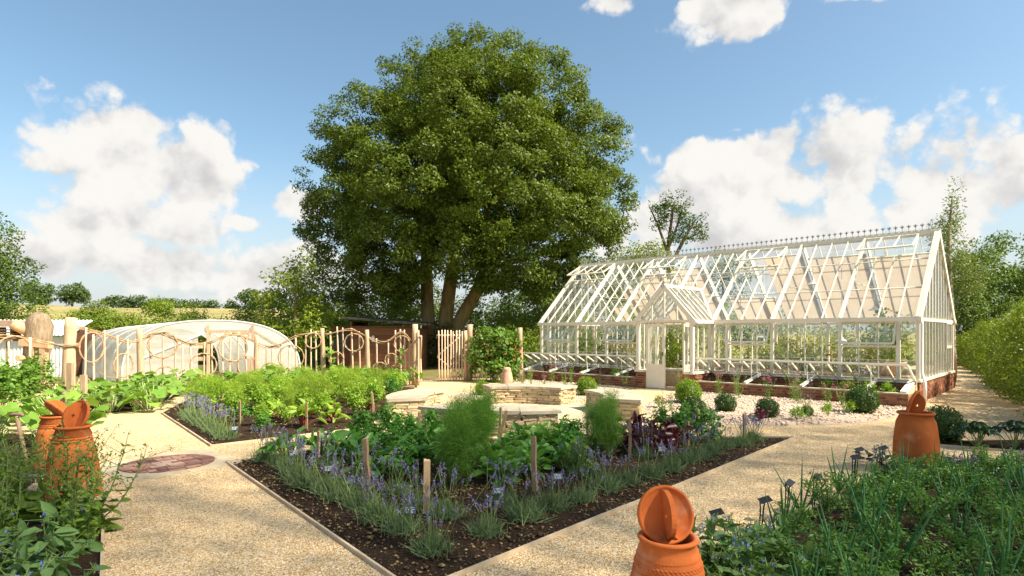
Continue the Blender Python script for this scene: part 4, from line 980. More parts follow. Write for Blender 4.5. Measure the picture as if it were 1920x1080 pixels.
# ------------------------------------------------------------------ stakes, slates, tools
def stake_mesh(seed):
    r = random.Random(seed); mb = MB(); w, d = r.uniform(.018, .026), r.uniform(.013, .02); pts = []
    for i in range(6):
        u = i / 5; ox, oy = r.uniform(-.004, .004), r.uniform(-.004, .004); z = u * 1.0
        pts.append([(ox - w, oy - d, z), (ox + w, oy - d, z), (ox + w * .9, oy + d, z + (r.uniform(-.03, .03) if i == 5 else 0)), (ox - w * .9, oy + d, z + (r.uniform(-.03, .03) if i == 5 else 0))])
    vs_ = [p for q in pts for p in q]; fs = [(3, 2, 1, 0), (20, 21, 22, 23)] + [(4 * i + j, 4 * i + (j + 1) % 4, 4 * i + 4 + (j + 1) % 4, 4 * i + 4 + j) for i in range(5) for j in range(4)]
    return mb.add(vs_, fs).mesh('stake', M['stake'])
SM = [stake_mesh(s) for s in range(5)]
STAKES = [ # x, y, height, lean x, lean y, scale, label
 (-2.52, 7.65, .40, .02, .0, 1.0, 'stake in the left half of the front bed behind the lavender'),
 (-1.48, 6.1, .58, -.06, .03, 1.5, 'thick weathered stake left of centre in the front bed, leaning a little'),
 (-.78, 5.35, .52, .01, .0, 1.5, 'square stake nearest the point of the front bed'),
 (.24, 6.1, .60, -.03, .02, 1.6, 'twisted stake in front of the spinach at the middle of the front bed'),
 (1.55, 7.75, .55, .0, .0, 1.3, 'brown stake in front of the red chard'),
 (-1.36, 8.3, .56, .06, .02, 1.2, 'slim grey stake leaning right among the parsley'),
 (-.47, 7.35, .56, -.01, .0, 1.4, 'yellowish stake between the tall fennel and the spinach'),
 (-.22, 8.7, .55, .14, .03, 1.2, 'stake leaning far to the right behind the spinach'),
 (-.19, 9.35, .50, .01, .0, 1.2, 'short dark stake against the near stone seat'),
 (-2.75, 11.75, .50, -.04, .0, 1.2, 'stake beside the left stone seat'),
 (-1.62, 9.35, .36, .0, .0, 1.3, 'short stake at the far left corner of the front bed'),
 (-3.55, 10.2, .48, .0, .0, 1.0, 'stake in the chard of the left bed, nearest the path'),
 (-4.85, 10.5, .46, .0, .01, .9, 'thin stake left in the chard of the left bed'),
 (-5.6, 11.4, .46, .01, .0, .9, 'thin stake among the lavender of the left bed'),
 (-4.1, 13.0, .44, .0, .0, 1.2, 'stake in the middle of the left bed'),
 (2.95, 9.35, .46, .01, .0, 1.1, 'stake behind the parsley at the far right of the front bed'),
 (2.55, 8.55, .40, .0, .0, 1.1, 'short dark stake among lavender right of the red chard'),
 (3.55, 9.0, .44, -.01, .0, 1.1, 'stake among lavender at the right tip of the front bed'),
 (1.15, 9.0, .52, .0, .0, 1.2, 'stake behind the right-hand fennel'),
 (1.45, 9.35, .50, .0, .0, 1.5, 'broad stake behind the red chard'),
 (-5.35, 15.2, .40, .0, .0, 1.2, 'stake in the far part of the left bed')]
for i, (x, y, h, lx, ly, s, lab) in enumerate(STAKES):
    o = piece('wooden_stake', SM[i % 5], None, (x, y, .02), (-ly / h, lx / h, random.uniform(-.5, .5)), (s * .78, s * .78, h)); tag(o, lab, 'stake', 'wooden stakes in the beds')
def slate_label(loc, rz, label, h=.16, mat='slate', wire=True, tilt=-.6, w=.10):
    t = empty('plant_label', loc, rz); tag(t, label, 'plant label', 'slate plant labels')
    MB().tube([(0, 0, -.02), (0, .0, h)], .004, 5).build('stem', M['black_metal'], t)
    p = MB().box(-w / 2, w / 2, -.034, .034, -.003, .003).build('plate', M[mat], t, (0, -.004, h + .015)); p.rotation_euler = (math.radians(90) + tilt, 0, 0)
    if mat == 'slate':
        ln = MB(); r = random.Random(int(loc[0] * 1000))
        for k, yy in enumerate((.018, .004, -.010, -.022)):
            x = -w * .38
            while x < w * (.38 if k < 2 else .2):
                q = r.uniform(.006, .016); ln.box(x, min(x + q, w * .42), yy - .002, yy + .002, .0031, .0037); x += q + .004
        ln.build('lettering', M['chalk'], p); 
    return t
for x, y, rz, lab in ((-.86, 4.98, .2, 'slate plant label at the foot of the square stake'), (-1.62, 5.95, -.5, 'slate plant label left of the thick stake, turned sideways'), (-2.02, 6.5, .4, 'slate plant label among the lavender left of the parsley'),
                      (-.13, 5.6, .1, 'slate plant label in front of the fennel'), (.48, 6.15, .1, 'slate plant label right of the twisted stake'), (.92, 6.55, .0, 'slate plant label beside the yellowing lettuce'), (1.93, 7.6, .1, 'slate plant label in front of the red chard'),
                      (-2.72, 7.35, .6, 'slate plant label at the left tip of the front bed'), (-3.25, 7.95, .2, 'slate plant label beside the chard at the left tip of the front bed'), (-4.35, 9.25, .3, 'slate plant label at the near corner of the left bed'), (3.1, 9.0, .1, 'pale slate label among the lavender near the right tip')):
    slate_label((x, y, .03), rz, lab)
# black wire label holders along the onion bed
for i, (x, y, h) in enumerate(((1.52, 4.45, .34), (2.0, 4.72, .36), (2.45, 5.25, .36), (2.85, 5.55, .34), (3.62, 6.25, .38), (3.95, 6.75, .36), (4.35, 6.95, .34))):
    t = empty('label_holder', (x, y, 0)); tag(t, 'black metal label holder, %s from the camera along the onion bed edging' % ORD[i], 'plant label', 'black label holders')
    for s in (-1, 1): MB().tube([(s * .012 - .02, s * .01, .0), (s * .012, 0, h * .8), (s * .02, -.01, h)], .006, 5).build('leg', M['black_metal'], t)
    p = MB().box(-.05, .05, -.03, .03, -.002, .002).build('plate', M['black_metal'], t, (.02, -.01, h + .008)); p.rotation_euler = (math.radians(28), math.radians(-14), random.uniform(-.3, .8))
# long-handled tool stuck in the corner bed
t = empty('garden_fork', (-5.42, 6.6, 0)); tag(t, 'old wooden T-handled garden fork stuck in the soil at the left edge', 'garden fork')
MB().tube([(.02, 0, .0), (-.02, 0, .3), (-.12, 0, .76)], [.02, .021, .02], 10).build('shaft', M['tool_wood'], t)
MB().tube([(-.20, 0, .772), (-.17, 0, .785), (-.12, 0, .79), (-.07, 0, .785), (-.04, 0, .77)], [.014, .021, .02, .021, .013], 8).build('grip', M['tool_wood'], t)
for i in range(4): MB().tube([(-.05 + i * .045, 0, .10), (-.05 + i * .045, 0, -.12)], .006, 5).build('tine', M['lead'], t)
MB().box(-.06, .10, -.012, .012, .09, .115).build('tine_head', M['lead'], t)
for i, (x, y, h, lab) in enumerate(((-9.55, 12.75, 1.05, 'sawn yellow timber peg leaning at the foot of the big fence post'), (-9.15, 12.6, .8, 'shorter yellow timber peg beside the big fence post'))):
    tag(MB().box(-.055, .055, -.04, .04, 0, h).build('timber_peg', M['pale_wood'], None, (x, y, 0)), lab, 'peg')

# ------------------------------------------------------------------ woven willow fence
RAIL = [(-10.50, 14.17, 1.85), (-10.46, 14.46, 1.79), (-10.40, 14.84, 1.70), (-10.31, 15.40, 1.55), (-10.25, 15.73, 1.46), (-10.19, 16.16, 1.50), (-10.00, 16.36, 1.65), (-9.82, 16.51, 1.69), (-9.60, 16.71, 1.55), (-9.25, 17.02, 1.38), (-8.93, 17.30, 1.40), (-8.52, 17.65, 1.64), (-8.35, 17.80, 1.66), (-8.09, 18.04, 1.54), (-7.63, 18.30, 1.27), (-7.20, 18.46, 1.37), (-6.78, 18.62, 1.60), (-6.24, 18.82, 1.72), (-5.93, 18.91, 1.65), (-5.28, 19.01, 1.80), (-4.95, 19.06, 1.72), (-4.37, 19.12, 1.42), (-4.03, 19.14, 1.42), (-3.59, 19.17, 1.72), (-3.25, 19.19, 1.42)]
HOOPS = [(-10.42, 14.68, 1.34, .37), (-10.27, 15.64, .84, .31), (-9.77, 16.56, 1.36, .36), (-9.73, 16.60, .45, .30), (-8.99, 17.24, .76, .34), (-8.38, 17.78, 1.25, .40), (-8.08, 18.05, .70, .29), (-7.50, 18.35, .52, .25), (-6.93, 18.56, .94, .37), (-10.46, 14.46, .43, .18), (-6.32, 18.79, 1.45, .24), (-5.64, 18.96, .86, .22), (-5.09, 19.04, 1.39, .28), (-3.91, 19.15, .82, .21), (-3.57, 19.17, 1.34, .26), (-4.27, 19.13, .52, .22)]
SPIN = [(-10.46, 14.41), (-10.42, 14.68), (-10.37, 14.99), (-10.31, 15.37), (-10.26, 15.71), (-10.00, 16.36), (-9.80, 16.53), (-9.58, 16.73), (-9.41, 16.87), (-9.24, 17.03), (-9.02, 17.22), (-8.83, 17.38), (-8.61, 17.57), (-8.48, 17.69), (-8.31, 17.84), (-8.11, 18.01), (-7.64, 18.30), (-7.44, 18.37), (-7.21, 18.46), (-7.03, 18.52), (-6.81, 18.61), (-6.56, 18.70), (-6.40, 18.76), (-6.24, 18.82), (-5.82, 18.93), (-5.57, 18.97), (-5.41, 18.99), (-5.13, 19.03), (-4.91, 19.06), (-4.37, 19.12), (-4.02, 19.14), (-3.79, 19.16), (-3.61, 19.17), (-3.47, 19.18), (-3.33, 19.19)]
def smooth_path(pts, k=5):
    P = [Vector(p) for p in pts]; out = []
    for i in range(len(P) - 1):
        p0, p1, p2, p3 = P[max(i - 1, 0)], P[i], P[i + 1], P[min(i + 2, len(P) - 1)]
        for j in range(k):
            t = j / k; out.append(0.5 * ((2 * p1) + (p2 - p0) * t + (2 * p0 - 5 * p1 + 4 * p2 - p3) * t * t + (3 * p1 - p0 - 3 * p2 + p3) * t ** 3))
    return out + [P[-1]]
def rough_pole(mb, base, h, r, seed, lean=(0, 0), n=10, seg=6):
    rs = random.Random(seed); pts = []; rad = []
    for i in range(seg + 1):
        u = i / seg; pts.append((base[0] + lean[0] * u + rs.uniform(-.1, .1) * r, base[1] + lean[1] * u + rs.uniform(-.1, .1) * r, base[2] + h * u)); rad.append(r * (1.08 - .16 * u) * rs.uniform(.95, 1.05))
    return mb.tube(pts, rad, n)
def woven(mb, path, strands, r, spread, rs):
    for s in range(strands):
        ph = 2 * math.pi * s / strands; fq = rs.uniform(.32, .42)
        pts = [p + Vector((0, math.cos(i * fq + ph) * spread, math.sin(i * fq + ph) * spread * 1.2)) for i, p in enumerate(path)]
        mb.tube(pts, r * rs.uniform(.8, 1.2), 6)
def rail_z(x, y):
    return min(RAIL, key=lambda q: (q[0] - x) ** 2 + (q[1] - y) ** 2)[2]
def make_fence(origin, rail, spins, hoops, posts, label, seed, zfun):
    rs = random.Random(seed); t = empty('willow_fence', origin); tag(t, label, 'fence', 'woven willow fences'); o = Vector(origin)
    mb = MB(); woven(mb, [p - o for p in smooth_path(rail)], 4, .013, .026, rs); mb.build('woven_rail', M['willow'], t)
    for i, (x, y) in enumerate(spins):
        z = zfun(x, y); mb = MB(); rough_pole(mb, (x - o.x + .0, y - o.y + .02, 0), z + rs.uniform(.02, .10), rs.uniform(.022, .030), seed * 50 + i, (rs.uniform(-.07, .04), 0), 7); mb.build('spindle', M['peeled_wood'], t)
    for i, (x, y, z, r) in enumerate(hoops):
        near = sorted(rail, key=lambda q: (q[0] - x) ** 2 + (q[1] - y) ** 2)[:2]; d = Vector((near[1][0] - near[0][0], near[1][1] - near[0][1], 0)).normalized()
        mb = MB(); ex = rs.uniform(.95, 1.08)
        for s in range(2):
            pts = []
            for k_ in range(41):
                a = 2 * math.pi * k_ / 40 + s; w = r + .010 * math.cos(5 * a + 3 * s); p = Vector((x, y - .05, z)) - o + d * (w * math.cos(a) * ex) + Vector((0, -.012 * math.sin(5 * a + 3 * s), w * math.sin(a))); pts.append(p)
            mb.tube(pts, .014, 6, caps=False)
        mb.build('willow_hoop', M['willow'], t)
    for i, (x, y, h, r) in enumerate(posts):
        mb = MB(); rough_pole(mb, (x - o.x, y - o.y, 0), h, r, seed * 77 + i, (-.05 if i == 0 else rs.uniform(-.08, .02), 0), 14); mb.build('post', M['pale_wood'], t)
    # bent withies curling between hoops
    for (x, y, z, r), (x2, y2, z2, r2) in list(zip(hoops, hoops[1:]))[:9:2]:
        a = Vector((x, y - .06, z - r)) - o; b = Vector((x2, y2 - .06, max(z2 - r2, .1))) - o; m_ = (a + b) / 2 + Vector((0, 0, -.18)); MB().tube(smooth_path([a, (a + m_) / 2 + Vector((0, 0, -.06)), m_, b], 5), .009, 5).build('withy', M['willow'], t)
    return t
make_fence((-10.53, 14.0, 0), RAIL, SPIN, HOOPS, [(-10.18, 16.2, 1.82, .085), (-7.9, 18.2, 1.62, .07), (-6.03, 18.9, 1.85, .072), (-4.66, 19.1, 1.80, .072)],
           'long woven willow fence with hoops and wavy rail in front of the polytunnel', 3, rail_z)
RAIL2 = [(-11.3, 10.4, 1.35), (-11.1, 11.3, 1.48), (-10.95, 12.2, 1.60), (-10.87, 12.6, 1.63), (-10.75, 13.1, 1.56), (-10.65, 13.5, 1.47), (-10.56, 13.9, 1.42)]
make_fence((-10.87, 12.6, 0), RAIL2, [(-10.98, 12.0), (-10.85, 12.75), (-10.74, 13.1), (-11.2, 11.2)], [(-10.80, 12.85, 1.23, .40), (-11.15, 11.4, 1.0, .35)], [], 'short woven willow fence with one big hoop at the left edge', 4,
           lambda x, y: min(RAIL2, key=lambda q: (q[0] - x) ** 2 + (q[1] - y) ** 2)[2])
mb = MB(); rough_pole(mb, (0, 0, 0), 2.06, .135, 901, (.10, 0), 16, 9); t = mb.build('fence_post', M['pale_wood'], None, (-10.60, 14.05, 0)); tag(t, 'thick rough timber post, tallest of the willow fence, at left', 'post')
t2 = MB(); woven(t2, [Vector((.19 * math.cos(a * .4) + .05, .17 * math.sin(a * .4), 1.37 + .002 * a)) for a in range(34)], 2, .012, .014, random.Random(2)); t2.build('willow_binding', M['willow'], t)
# gate posts and gates
for x, y, h, r, lab in ((-3.16, 19.2, 1.98, .10, 'left gate post at the end of the willow fence'), (-1.50, 20.9, 2.0, .10, 'round gate post right of the hazel gate'), (.28, 20.6, 1.88, .095, 'round post right of the runner bean thicket'), (-1.64, 20.85, 1.78, .07, 'slimmer timber post the hazel gate hangs from')):
    mb = MB(); rough_pole(mb, (0, 0, 0), h, r, int(h * 1000), (0, 0), 12); tag(mb.build('gate_post', M['pale_wood'], None, (x, y, 0)), lab, 'post', 'gate posts')
def gate(loc, rz, w, h, n, label, mirror=1):
    t = empty('hazel_gate', loc, rz); tag(t, label, 'gate', 'hazel gates'); rs = random.Random(n)
    for i in range(n):
        x = w * (i + .5) / n * mirror; mb = MB(); rough_pole(mb, (x, -.03, .06), h + rs.uniform(-.03, .03), rs.uniform(.023, .03), 300 + i, (rs.uniform(-.02, .02), 0), 7); mb.build('pale', M['peeled_wood'], t)
    for z in (.16, h - .10):
        MB().tube([(0, .025, z), (w * mirror, .025, z)], .03, 7).build('rail', M['peeled_wood'], t)
    MB().tube([(.03 * mirror, .055, h * .52), (w * .97 * mirror, .055, h - .1)], .026, 7).build('brace', M['peeled_wood'], t); MB().tube([(.03 * mirror, .055, h * .50), (w * .97 * mirror, .055, .18)], .024, 7).build('brace', M['pale_wood'], t)
    return t
gate((-2.58, 20.35, 0), math.radians(30), .98, 1.72, 9, 'open hazel pole gate leaf seen face on, with diagonal braces')
gate((-3.02, 19.15, 0), math.radians(-80), .95, 1.70, 9, 'open hazel pole gate leaf seen edge on beside the left gate post')

# ------------------------------------------------------------------ polytunnel behind the fence
A0, B0 = Vector((-12.4, 18.7, 0)), Vector((-7.15, 20.0, 0)); AX = Vector((-.70, .71, 0)); TL = 8.0; TH = 2.12
tun = empty('polytunnel', (A0 + B0) / 2); tag(tun, 'long white polythene tunnel behind the willow fence', 'polytunnel'); to = Vector(tun.location)
NA = 24
def arch(s, k=1.0, sink=0):
    out = []; hgt = TH * (1 - .06 * s)
    for i in range(NA + 1):
        a = math.pi * i / NA; u = .5 - .5 * math.cos(a) * (1 if True else 0); p = A0.lerp(B0, .5 - (.5 * k) * math.copysign(abs(math.cos(a)) ** .85, math.cos(a))) + AX * TL * s
        p.z = hgt * k * (math.sin(a) ** .62); out.append(p - to)
    return out
NS = 20; vs_ = []; rs = random.Random(9)
for j in range(NS + 1):
    for i, p in enumerate(arch(j / NS)):
        sag = -.03 * abs(math.sin(math.pi * j / NS * 5)) ; vs_.append(p + Vector((rs.uniform(-.012, .012), rs.uniform(-.012, .012), sag * (p.z / TH) + rs.uniform(-.008, .008))))
MB().add(vs_, [(j * (NA + 1) + i, j * (NA + 1) + i + 1, (j + 1) * (NA + 1) + i + 1, (j + 1) * (NA + 1) + i) for j in range(NS) for i in range(NA)], True).build('cover', M['film'], tun)
for j in range(6): MB().tube([p * .995 for p in arch(j / 5)], .025, 6).build('hoop', M['tin'], tun)
e = (B0 - A0).normalized(); W_ = (B0 - A0).length
def fp(u, z, o=0): return A0 + e * (W_ * u) + Vector((0, -o, z)) - to
ar = arch(0); dz0, dz1 = .47, .72      # door opening in the front
end = MB()
for i in range(NA):
    p, q = ar[i], ar[i + 1]; up_, uq = ((p + to) - A0).dot(e) / W_, ((q + to) - A0).dot(e) / W_
    if uq <= dz0 + .02 or up_ >= dz1 - .02: end.quad(Vector((p.x, p.y, 0)), Vector((q.x, q.y, 0)), q, p)
    else: end.quad(Vector((p.x, p.y, 1.72)), Vector((q.x, q.y, 1.72)), q, p)
end.build('end_wall', M['film'], tun)
for u in (dz0, dz1): MB().bar(fp(u, 0, .02), fp(u, 1.95, .02), .10, .08, e).build('door_post', M['pale_wood'], tun)
MB().bar(fp(dz0, 1.74, .03), fp(dz1, 1.74, .03), .07, .10).build('lintel', M['pale_wood'], tun)
for z in (.35, .85, 1.25): MB().bar(fp(.16 if z < 1 else .22, z, -.05), fp(dz0, z, -.05), .03, .12).build('rail', M['pale_wood'], tun)
for z in (.45, 1.2): MB().bar(fp(dz1, z, -.05), fp(.93 if z < 1 else .86, z, -.05), .03, .10).build('rail', M['pale_wood'], tun)
MB().bar(fp(.10, .85, .01), fp(dz0, 1.75, .01), .05, .05).build('brace', M['tin'], tun); MB().bar(fp(dz1, 1.8, .01), fp(.88, 1.25, .01), .05, .05).build('brace', M['pale_wood'], tun)
dm = MB()                                             # net door standing ajar
for u in (.60, .70): dm.bar(fp(u, .02, .06), fp(u, 1.68, .06), .07, .04, e)
dm.bar(fp(.60, 1.66, .06), fp(.70, 1.66, .06), .04, .06); dr = dm.build('door', M['pale_wood'], tun)
tag(MB().box(-.22, .22, -.01, .01, -.28, .28).build('notice_board', M['white_paint'], None, (-9.05 + .55, 19.2, 1.16)), 'small white notice inside the polytunnel fence beside a post', 'sign')

# ------------------------------------------------------------------ sheds and logs
sh = empty('garden_shed', (-6.85, 26.0, 0)); tag(sh, 'low brown timber shed with dark lean-to roof behind the fence', 'shed')
def shed_wall(x0, x1, y, z1, parent):
    n = int(z1 / .16)
    for i in range(n): MB().box(x0, x1, y - .02 - .006 * (i % 2), y + .02, i * .16 + .004, (i + 1) * .16 - .004).build('cladding_board', M['shed_wood'], parent)
shed_wall(-.2, 2.6, 0, 2.0, sh); MB().box(-.28, -.2, -.05, 3, 0, 2.2).box(2.6, 2.68, -.05, 3, 0, 1.9).box(-.2, 2.6, .03, .06, 0, 2.0).build('frame', M['shed_wood'], sh)
MB().add([(-.6, -.5, 2.32), (3.1, -.5, 2.02), (3.1, 3.2, 2.12), (-.6, 3.2, 2.42), (-.6, -.5, 2.40), (3.1, -.5, 2.10), (3.1, 3.2, 2.20), (-.6, 3.2, 2.50)], [(3, 2, 1, 0), (4, 5, 6, 7), (0, 1, 5, 4), (1, 2, 6, 5), (2, 3, 7, 6), (3, 0, 4, 7)]).build('roof', M['shed_roof'], sh)
MB().box(-1.3, -.3, .4, .46, 0, 2.0).build('side_wing', M['shed_wood'], sh); MB().box(-1.1, -.45, .36, .40, .9, 1.7).build('window', M['black_metal'], sh)
MB().lathe([(.06, 0), (.07, .05), (.07, .22), (.05, .28), (.001, .29)], 12, (.75, -.10, 1.3)).build('wall_lamp', M['tin'], sh)
ts = empty('tin_shed', (-19.0, 22.5, 0), math.radians(8)); tag(ts, 'small white corrugated iron shed at the far left', 'shed')
def corrugated(p0, u, v, n, amp, par, name):
    u, v = Vector(u), Vector(v); nn = u.cross(v).normalized(); vv = []
    for i in range(n * 4 + 1):
        s = i / (n * 4); o = nn * amp * math.sin(2 * math.pi * n * s); vv += [Vector(p0) + u * s + o, Vector(p0) + u * s + v + o]
    MB().add(vv, [(2 * i, 2 * i + 2, 2 * i + 3, 2 * i + 1) for i in range(n * 4)], True).build(name, M['tin'], par)
corrugated((-2.6, 0, 0), (4.6, 0, 0), (0, 0, 1.55), 34, .02, ts, 'wall'); corrugated((-2.8, -.25, 1.6), (4.9, 0, 0), (0, 1.6, .62), 34, .02, ts, 'roof'); MB().box(1.95, 2.02, 0, 2.6, 0, 1.8).build('end_board', M['rust'], ts)
lg = empty('log_sculpture', (-14.2, 17.6, 0)); tag(lg, 'upright weathered tree log with sawn branch stub and bird box at far left', 'log')
mb = MB(); mb.tube([(-.05, 0, 0), (-.02, 0, .7), (.05, 0, 1.4), (.10, .02, 1.9), (.02, .02, 2.15), (-.06, .02, 2.26)], [.36, .33, .34, .35, .29, .13], 14); mb.build('trunk', M['log'], lg)
MB().tube([(-.15, -.1, 1.75), (-.42, -.35, 1.98)], [.17, .15], 12).build('branch_stub', M['log_end'], lg); MB().tube([(-.1, -.3, .95), (-.12, -.52, .97)], [.09, .085], 10).build('branch_stub', M['log_end'], lg)
MB().bar((-.15, -.35, 1.42), (.75, -.40, 1.34), .2, .18).build('cross_log', M['log_end'], lg); MB().bar((.55, -.4, 0), (.55, -.4, 1.3), .16, .16).build('prop_log', M['pale_wood'], lg)
bb = MB(); bb.box(-.26, .26, -.2, .2, 0, .05)
for i in range(4): bb.box(-.24, .24, -.18, .18, .09 + i * .075, .13 + i * .075)
bb.box(-.24, -.19, -.17, .17, .05, .42).box(.19, .24, -.17, .17, .05, .42); bx_ = empty('slatted_box', (-14.95, 17.5, 1.45)); tag(bx_, 'little slatted wooden box with pink roof beside the log', 'box')
bb.build('body', M['tool_wood'], bx_); MB().box(-.32, .32, -.24, .24, .43, .62).build('roof', M['pinkstone'], bx_); MB().tube([(0, 0, 0), (0, 0, -1.45)], .05, 8).build('post', M['tool_wood'], bx_)
# ------------------------------------------------------------------ trees, hedges, shrubs
def tree(name, base, lobes, limbs, label, leaf, bark='bark', cat='tree', group=None, clump_r=.9, dens=.5, per=150, lsize=.2, up=.35, inner=.15, seed=1, shape='diamond', wr=.5, flatten=.8, cut=None, jit=.6):
    r = np.random.default_rng(seed); t = empty(name, base); tag(t, label, cat, group); o = np.array(base, float)
    P, D, N, L = clump_leaves(r, lobes, clump_r, dens, per, lsize, up=up, inner=inner, flatten=flatten, cut=cut, jit=jit)
    k = P[:, 2] > .03; P, D, N, L = P[k], D[k], N[k], L[k]
    piece('crown' if cat == 'tree' else 'foliage', leaves('crown', P - o, D, N, L, L * wr, M[leaf], shape), t)
    if limbs:
        mb = MB()
        for pts, rad in limbs: mb.tube(smooth_path([Vector(p) - Vector(base) for p in pts], 4), np.interp(np.linspace(0, len(pts) - 1, 4 * (len(pts) - 1) + 1), np.arange(len(pts)), rad), 10)
        mb.build('trunk' if cat == 'tree' else 'stem', M[bark], t)
    return t
OAK = [((-1.49, 30.00, 14.96), 2.39), ((-4.48, 31.00, 14.14), 2.66), ((-7.32, 30.00, 11.44), 2.58), ((-8.68, 30.00, 9.13), 1.90), ((1.31, 29.00, 12.95), 2.49), ((3.25, 30.00, 10.49), 2.71), ((4.48, 30.00, 8.18), 1.84), ((3.80, 30.00, 6.15), 1.63), ((-8.97, 31.00, 7.14), 1.91), ((-8.00, 30.00, 5.06), 1.90), ((-1.47, 27.00, 11.32), 3.17), ((-4.31, 26.50, 8.74), 2.88), ((0.00, 26.50, 8.50), 3.11), ((2.28, 28.00, 7.37), 2.28), ((-5.47, 27.50, 6.03), 2.36), ((0.00, 28.00, 5.60), 2.21), ((-2.85, 31.50, 7.51), 2.56), ((-5.77, 29.00, 3.97), 1.26), ((2.17, 30.00, 4.52), 1.30), ((-2.68, 33.00, 12.86), 4.18), ((1.21, 33.50, 10.91), 3.63), ((-6.37, 33.50, 10.61), 3.63), ((-2.82, 26.00, 5.42), 1.06), ((-3.4, 28.5, 12.6), 2.2), ((-3.2, 27.2, 7.4), 1.5), ((-1.3, 27.0, 6.6), 1.3), ((-4.6, 27.6, 5.2), 1.1), ((-.9, 27.4, 4.6), .8)]
oak_limbs = [([(-4.15, 30, 0), (-4.25, 30, 1.8), (-4.34, 30, 4.2), (-4.5, 30.2, 6.5), (-5.6, 30, 9.5), (-6.5, 30, 11)], [.62, .44, .40, .34, .2, .1]),
             ([(-3.3, 30, 0), (-3.4, 30, 1.8), (-3.1, 30, 4.5), (-2.6, 30, 7.5), (-2.2, 30, 10.5), (-1.6, 29.6, 13.5)], [.75, .50, .42, .34, .24, .1]),
             ([(-3.0, 30, 0), (-2.9, 30, 1.7), (-1.95, 29.9, 3.5), (-1.0, 29.7, 5.0), (-.1, 29.4, 6.6), (1.6, 29, 8.5)], [.7, .46, .40, .36, .28, .12]),
             ([(-2.2, 30, 3.2), (-1.4, 30.2, 5.2), (-1.3, 30.4, 8), (-.4, 30.6, 11)], [.3, .28, .22, .1]),
             ([(-1.0, 29.7, 5.0), (1.2, 29.6, 5.6), (3.2, 29.6, 6.4), (4.4, 29.8, 7.4)], [.2, .16, .11, .05]),
             ([(-4.34, 30, 4.4), (-6.0, 29.6, 5.6), (-8, 29.8, 6.2)], [.22, .15, .06]), ([(-.1, 29.4, 6.6), (-.6, 28, 8.2), (-1.2, 27, 10.4)], [.16, .12, .05]), ([(-4.4, 30, 5.6), (-4.2, 28, 7.5), (-4.5, 26.8, 9)], [.18, .13, .05])]
oak_limbs = [(p, [q * .78 for q in w]) for p, w in oak_limbs]
OAK += [((-4.9, 28.2, 4.1), .75), ((-2.1, 27.6, 4.5), .8), ((-3.9, 27.2, 5.6), .8), ((-.4, 27.6, 4.0), .8), ((1.0, 28.5, 4.0), .9), ((3.4, 29.6, 4.8), 1.0), ((-1.9, 27.0, 6.0), .9)]
tree('broad_oak', (-3.4, 30, 0), OAK, oak_limbs, 'huge domed evergreen oak with forked trunk behind the gate', 'oak_leaf', clump_r=.50, dens=1.25, per=150, lsize=.150, up=.5, inner=.05, seed=21, jit=.45, flatten=.62)
r = np.random.default_rng(5)
def bushrow(pts, label_fmt, leaf, group, cat='shrub', name='shrub', lsize=.13, dens=.9, per=90, clump_r=.5, seed=50, jitter=.2, up=.35):
    for i, (x, y, rx, h) in enumerate(pts):
        rs = random.Random(seed + i); lob = [((x, y, h * .45), (rx, rx, h * .48)), ((x + rs.uniform(-.5, .5) * rx, y + rs.uniform(-.3, .3), h * .72), (rx * .6, rx * .6, h * .30)), ((x + rs.uniform(-.7, .7) * rx, y - .3, h * .3), (rx * .7, rx * .6, h * .32))]
        tree(name, (x, y, 0), lob, [([(x, y, 0), (x + .1, y, h * .6)], [.06, .02])], label_fmt % ORD[i], leaf, 'thin_bark', cat, group, clump_r, dens, per, lsize, up=up, seed=seed + i, inner=.1)
# bright hedge behind the polytunnel
bushrow([(-27 + 1.55 * i + random.uniform(-.2, .2), 31.5 + random.uniform(-.8, .8) + .1 * i, 1.25, 2.75 + random.uniform(-.2, .35) + (.5 if i in (5, 6) else 0)) for i in range(12)], 'bright green shrub of the hedge behind the polytunnel, %s from the left', 'hedge_leaf', 'hedge shrubs behind the polytunnel', seed=60, lsize=.13, per=120, dens=1.5)
# dark shrubs under and beside the oak
bushrow([(-11.2, 28.5, 1.3, 2.6), (-9.6, 29.0, 1.5, 3.0), (-8.2, 28.2, 1.3, 2.7), (-7.4, 31, 1.6, 3.4), (-5.8, 31.5, 1.5, 3.0), (-4.6, 31.8, 1.3, 2.8)], 'leafy shrub under the oak behind the brown shed, %s from the left', 'hedge_leaf', 'shrubs left of the oak trunk', seed=90, lsize=.12)
bushrow([(-.6, 31, 1.5, 3.0), (.9, 31.5, 1.6, 3.5), (2.2, 30.6, 1.5, 3.2), (3.4, 30.5, 1.5, 3.0), (.2, 27.5, 1.2, 1.9), (1.6, 27.0, 1.2, 2.1), (2.2, 24.6, 1.1, 2.2)], 'green shrub between the oak trunk and the greenhouse, %s from the oak', 'hedge_leaf', 'shrubs between oak and greenhouse', seed=110, lsize=.12)
bushrow([(-13.2, 36, 2.0, 5.0), (-11.6, 37, 2.1, 5.6), (-9.2, 38, 2.3, 5.2), (-6.2, 39, 2.6, 5.4)], 'yellow-green tree behind the oak at left, %s from the left', 'lime_leaf', 'light trees behind the oak', cat='tree', name='light_tree', seed=130, lsize=.2, dens=.5, per=110, clump_r=.75)
bushrow([(-2.0, 40, 2.6, 4.6), (1.0, 38, 2.2, 5.0), (3.6, 37.5, 2.3, 5.4)], 'green tree behind the oak at right, %s from the left', 'mid_leaf', 'light trees right of the oak', cat='tree', name='light_tree', seed=140, lsize=.2, dens=.5, per=110, clump_r=.75)
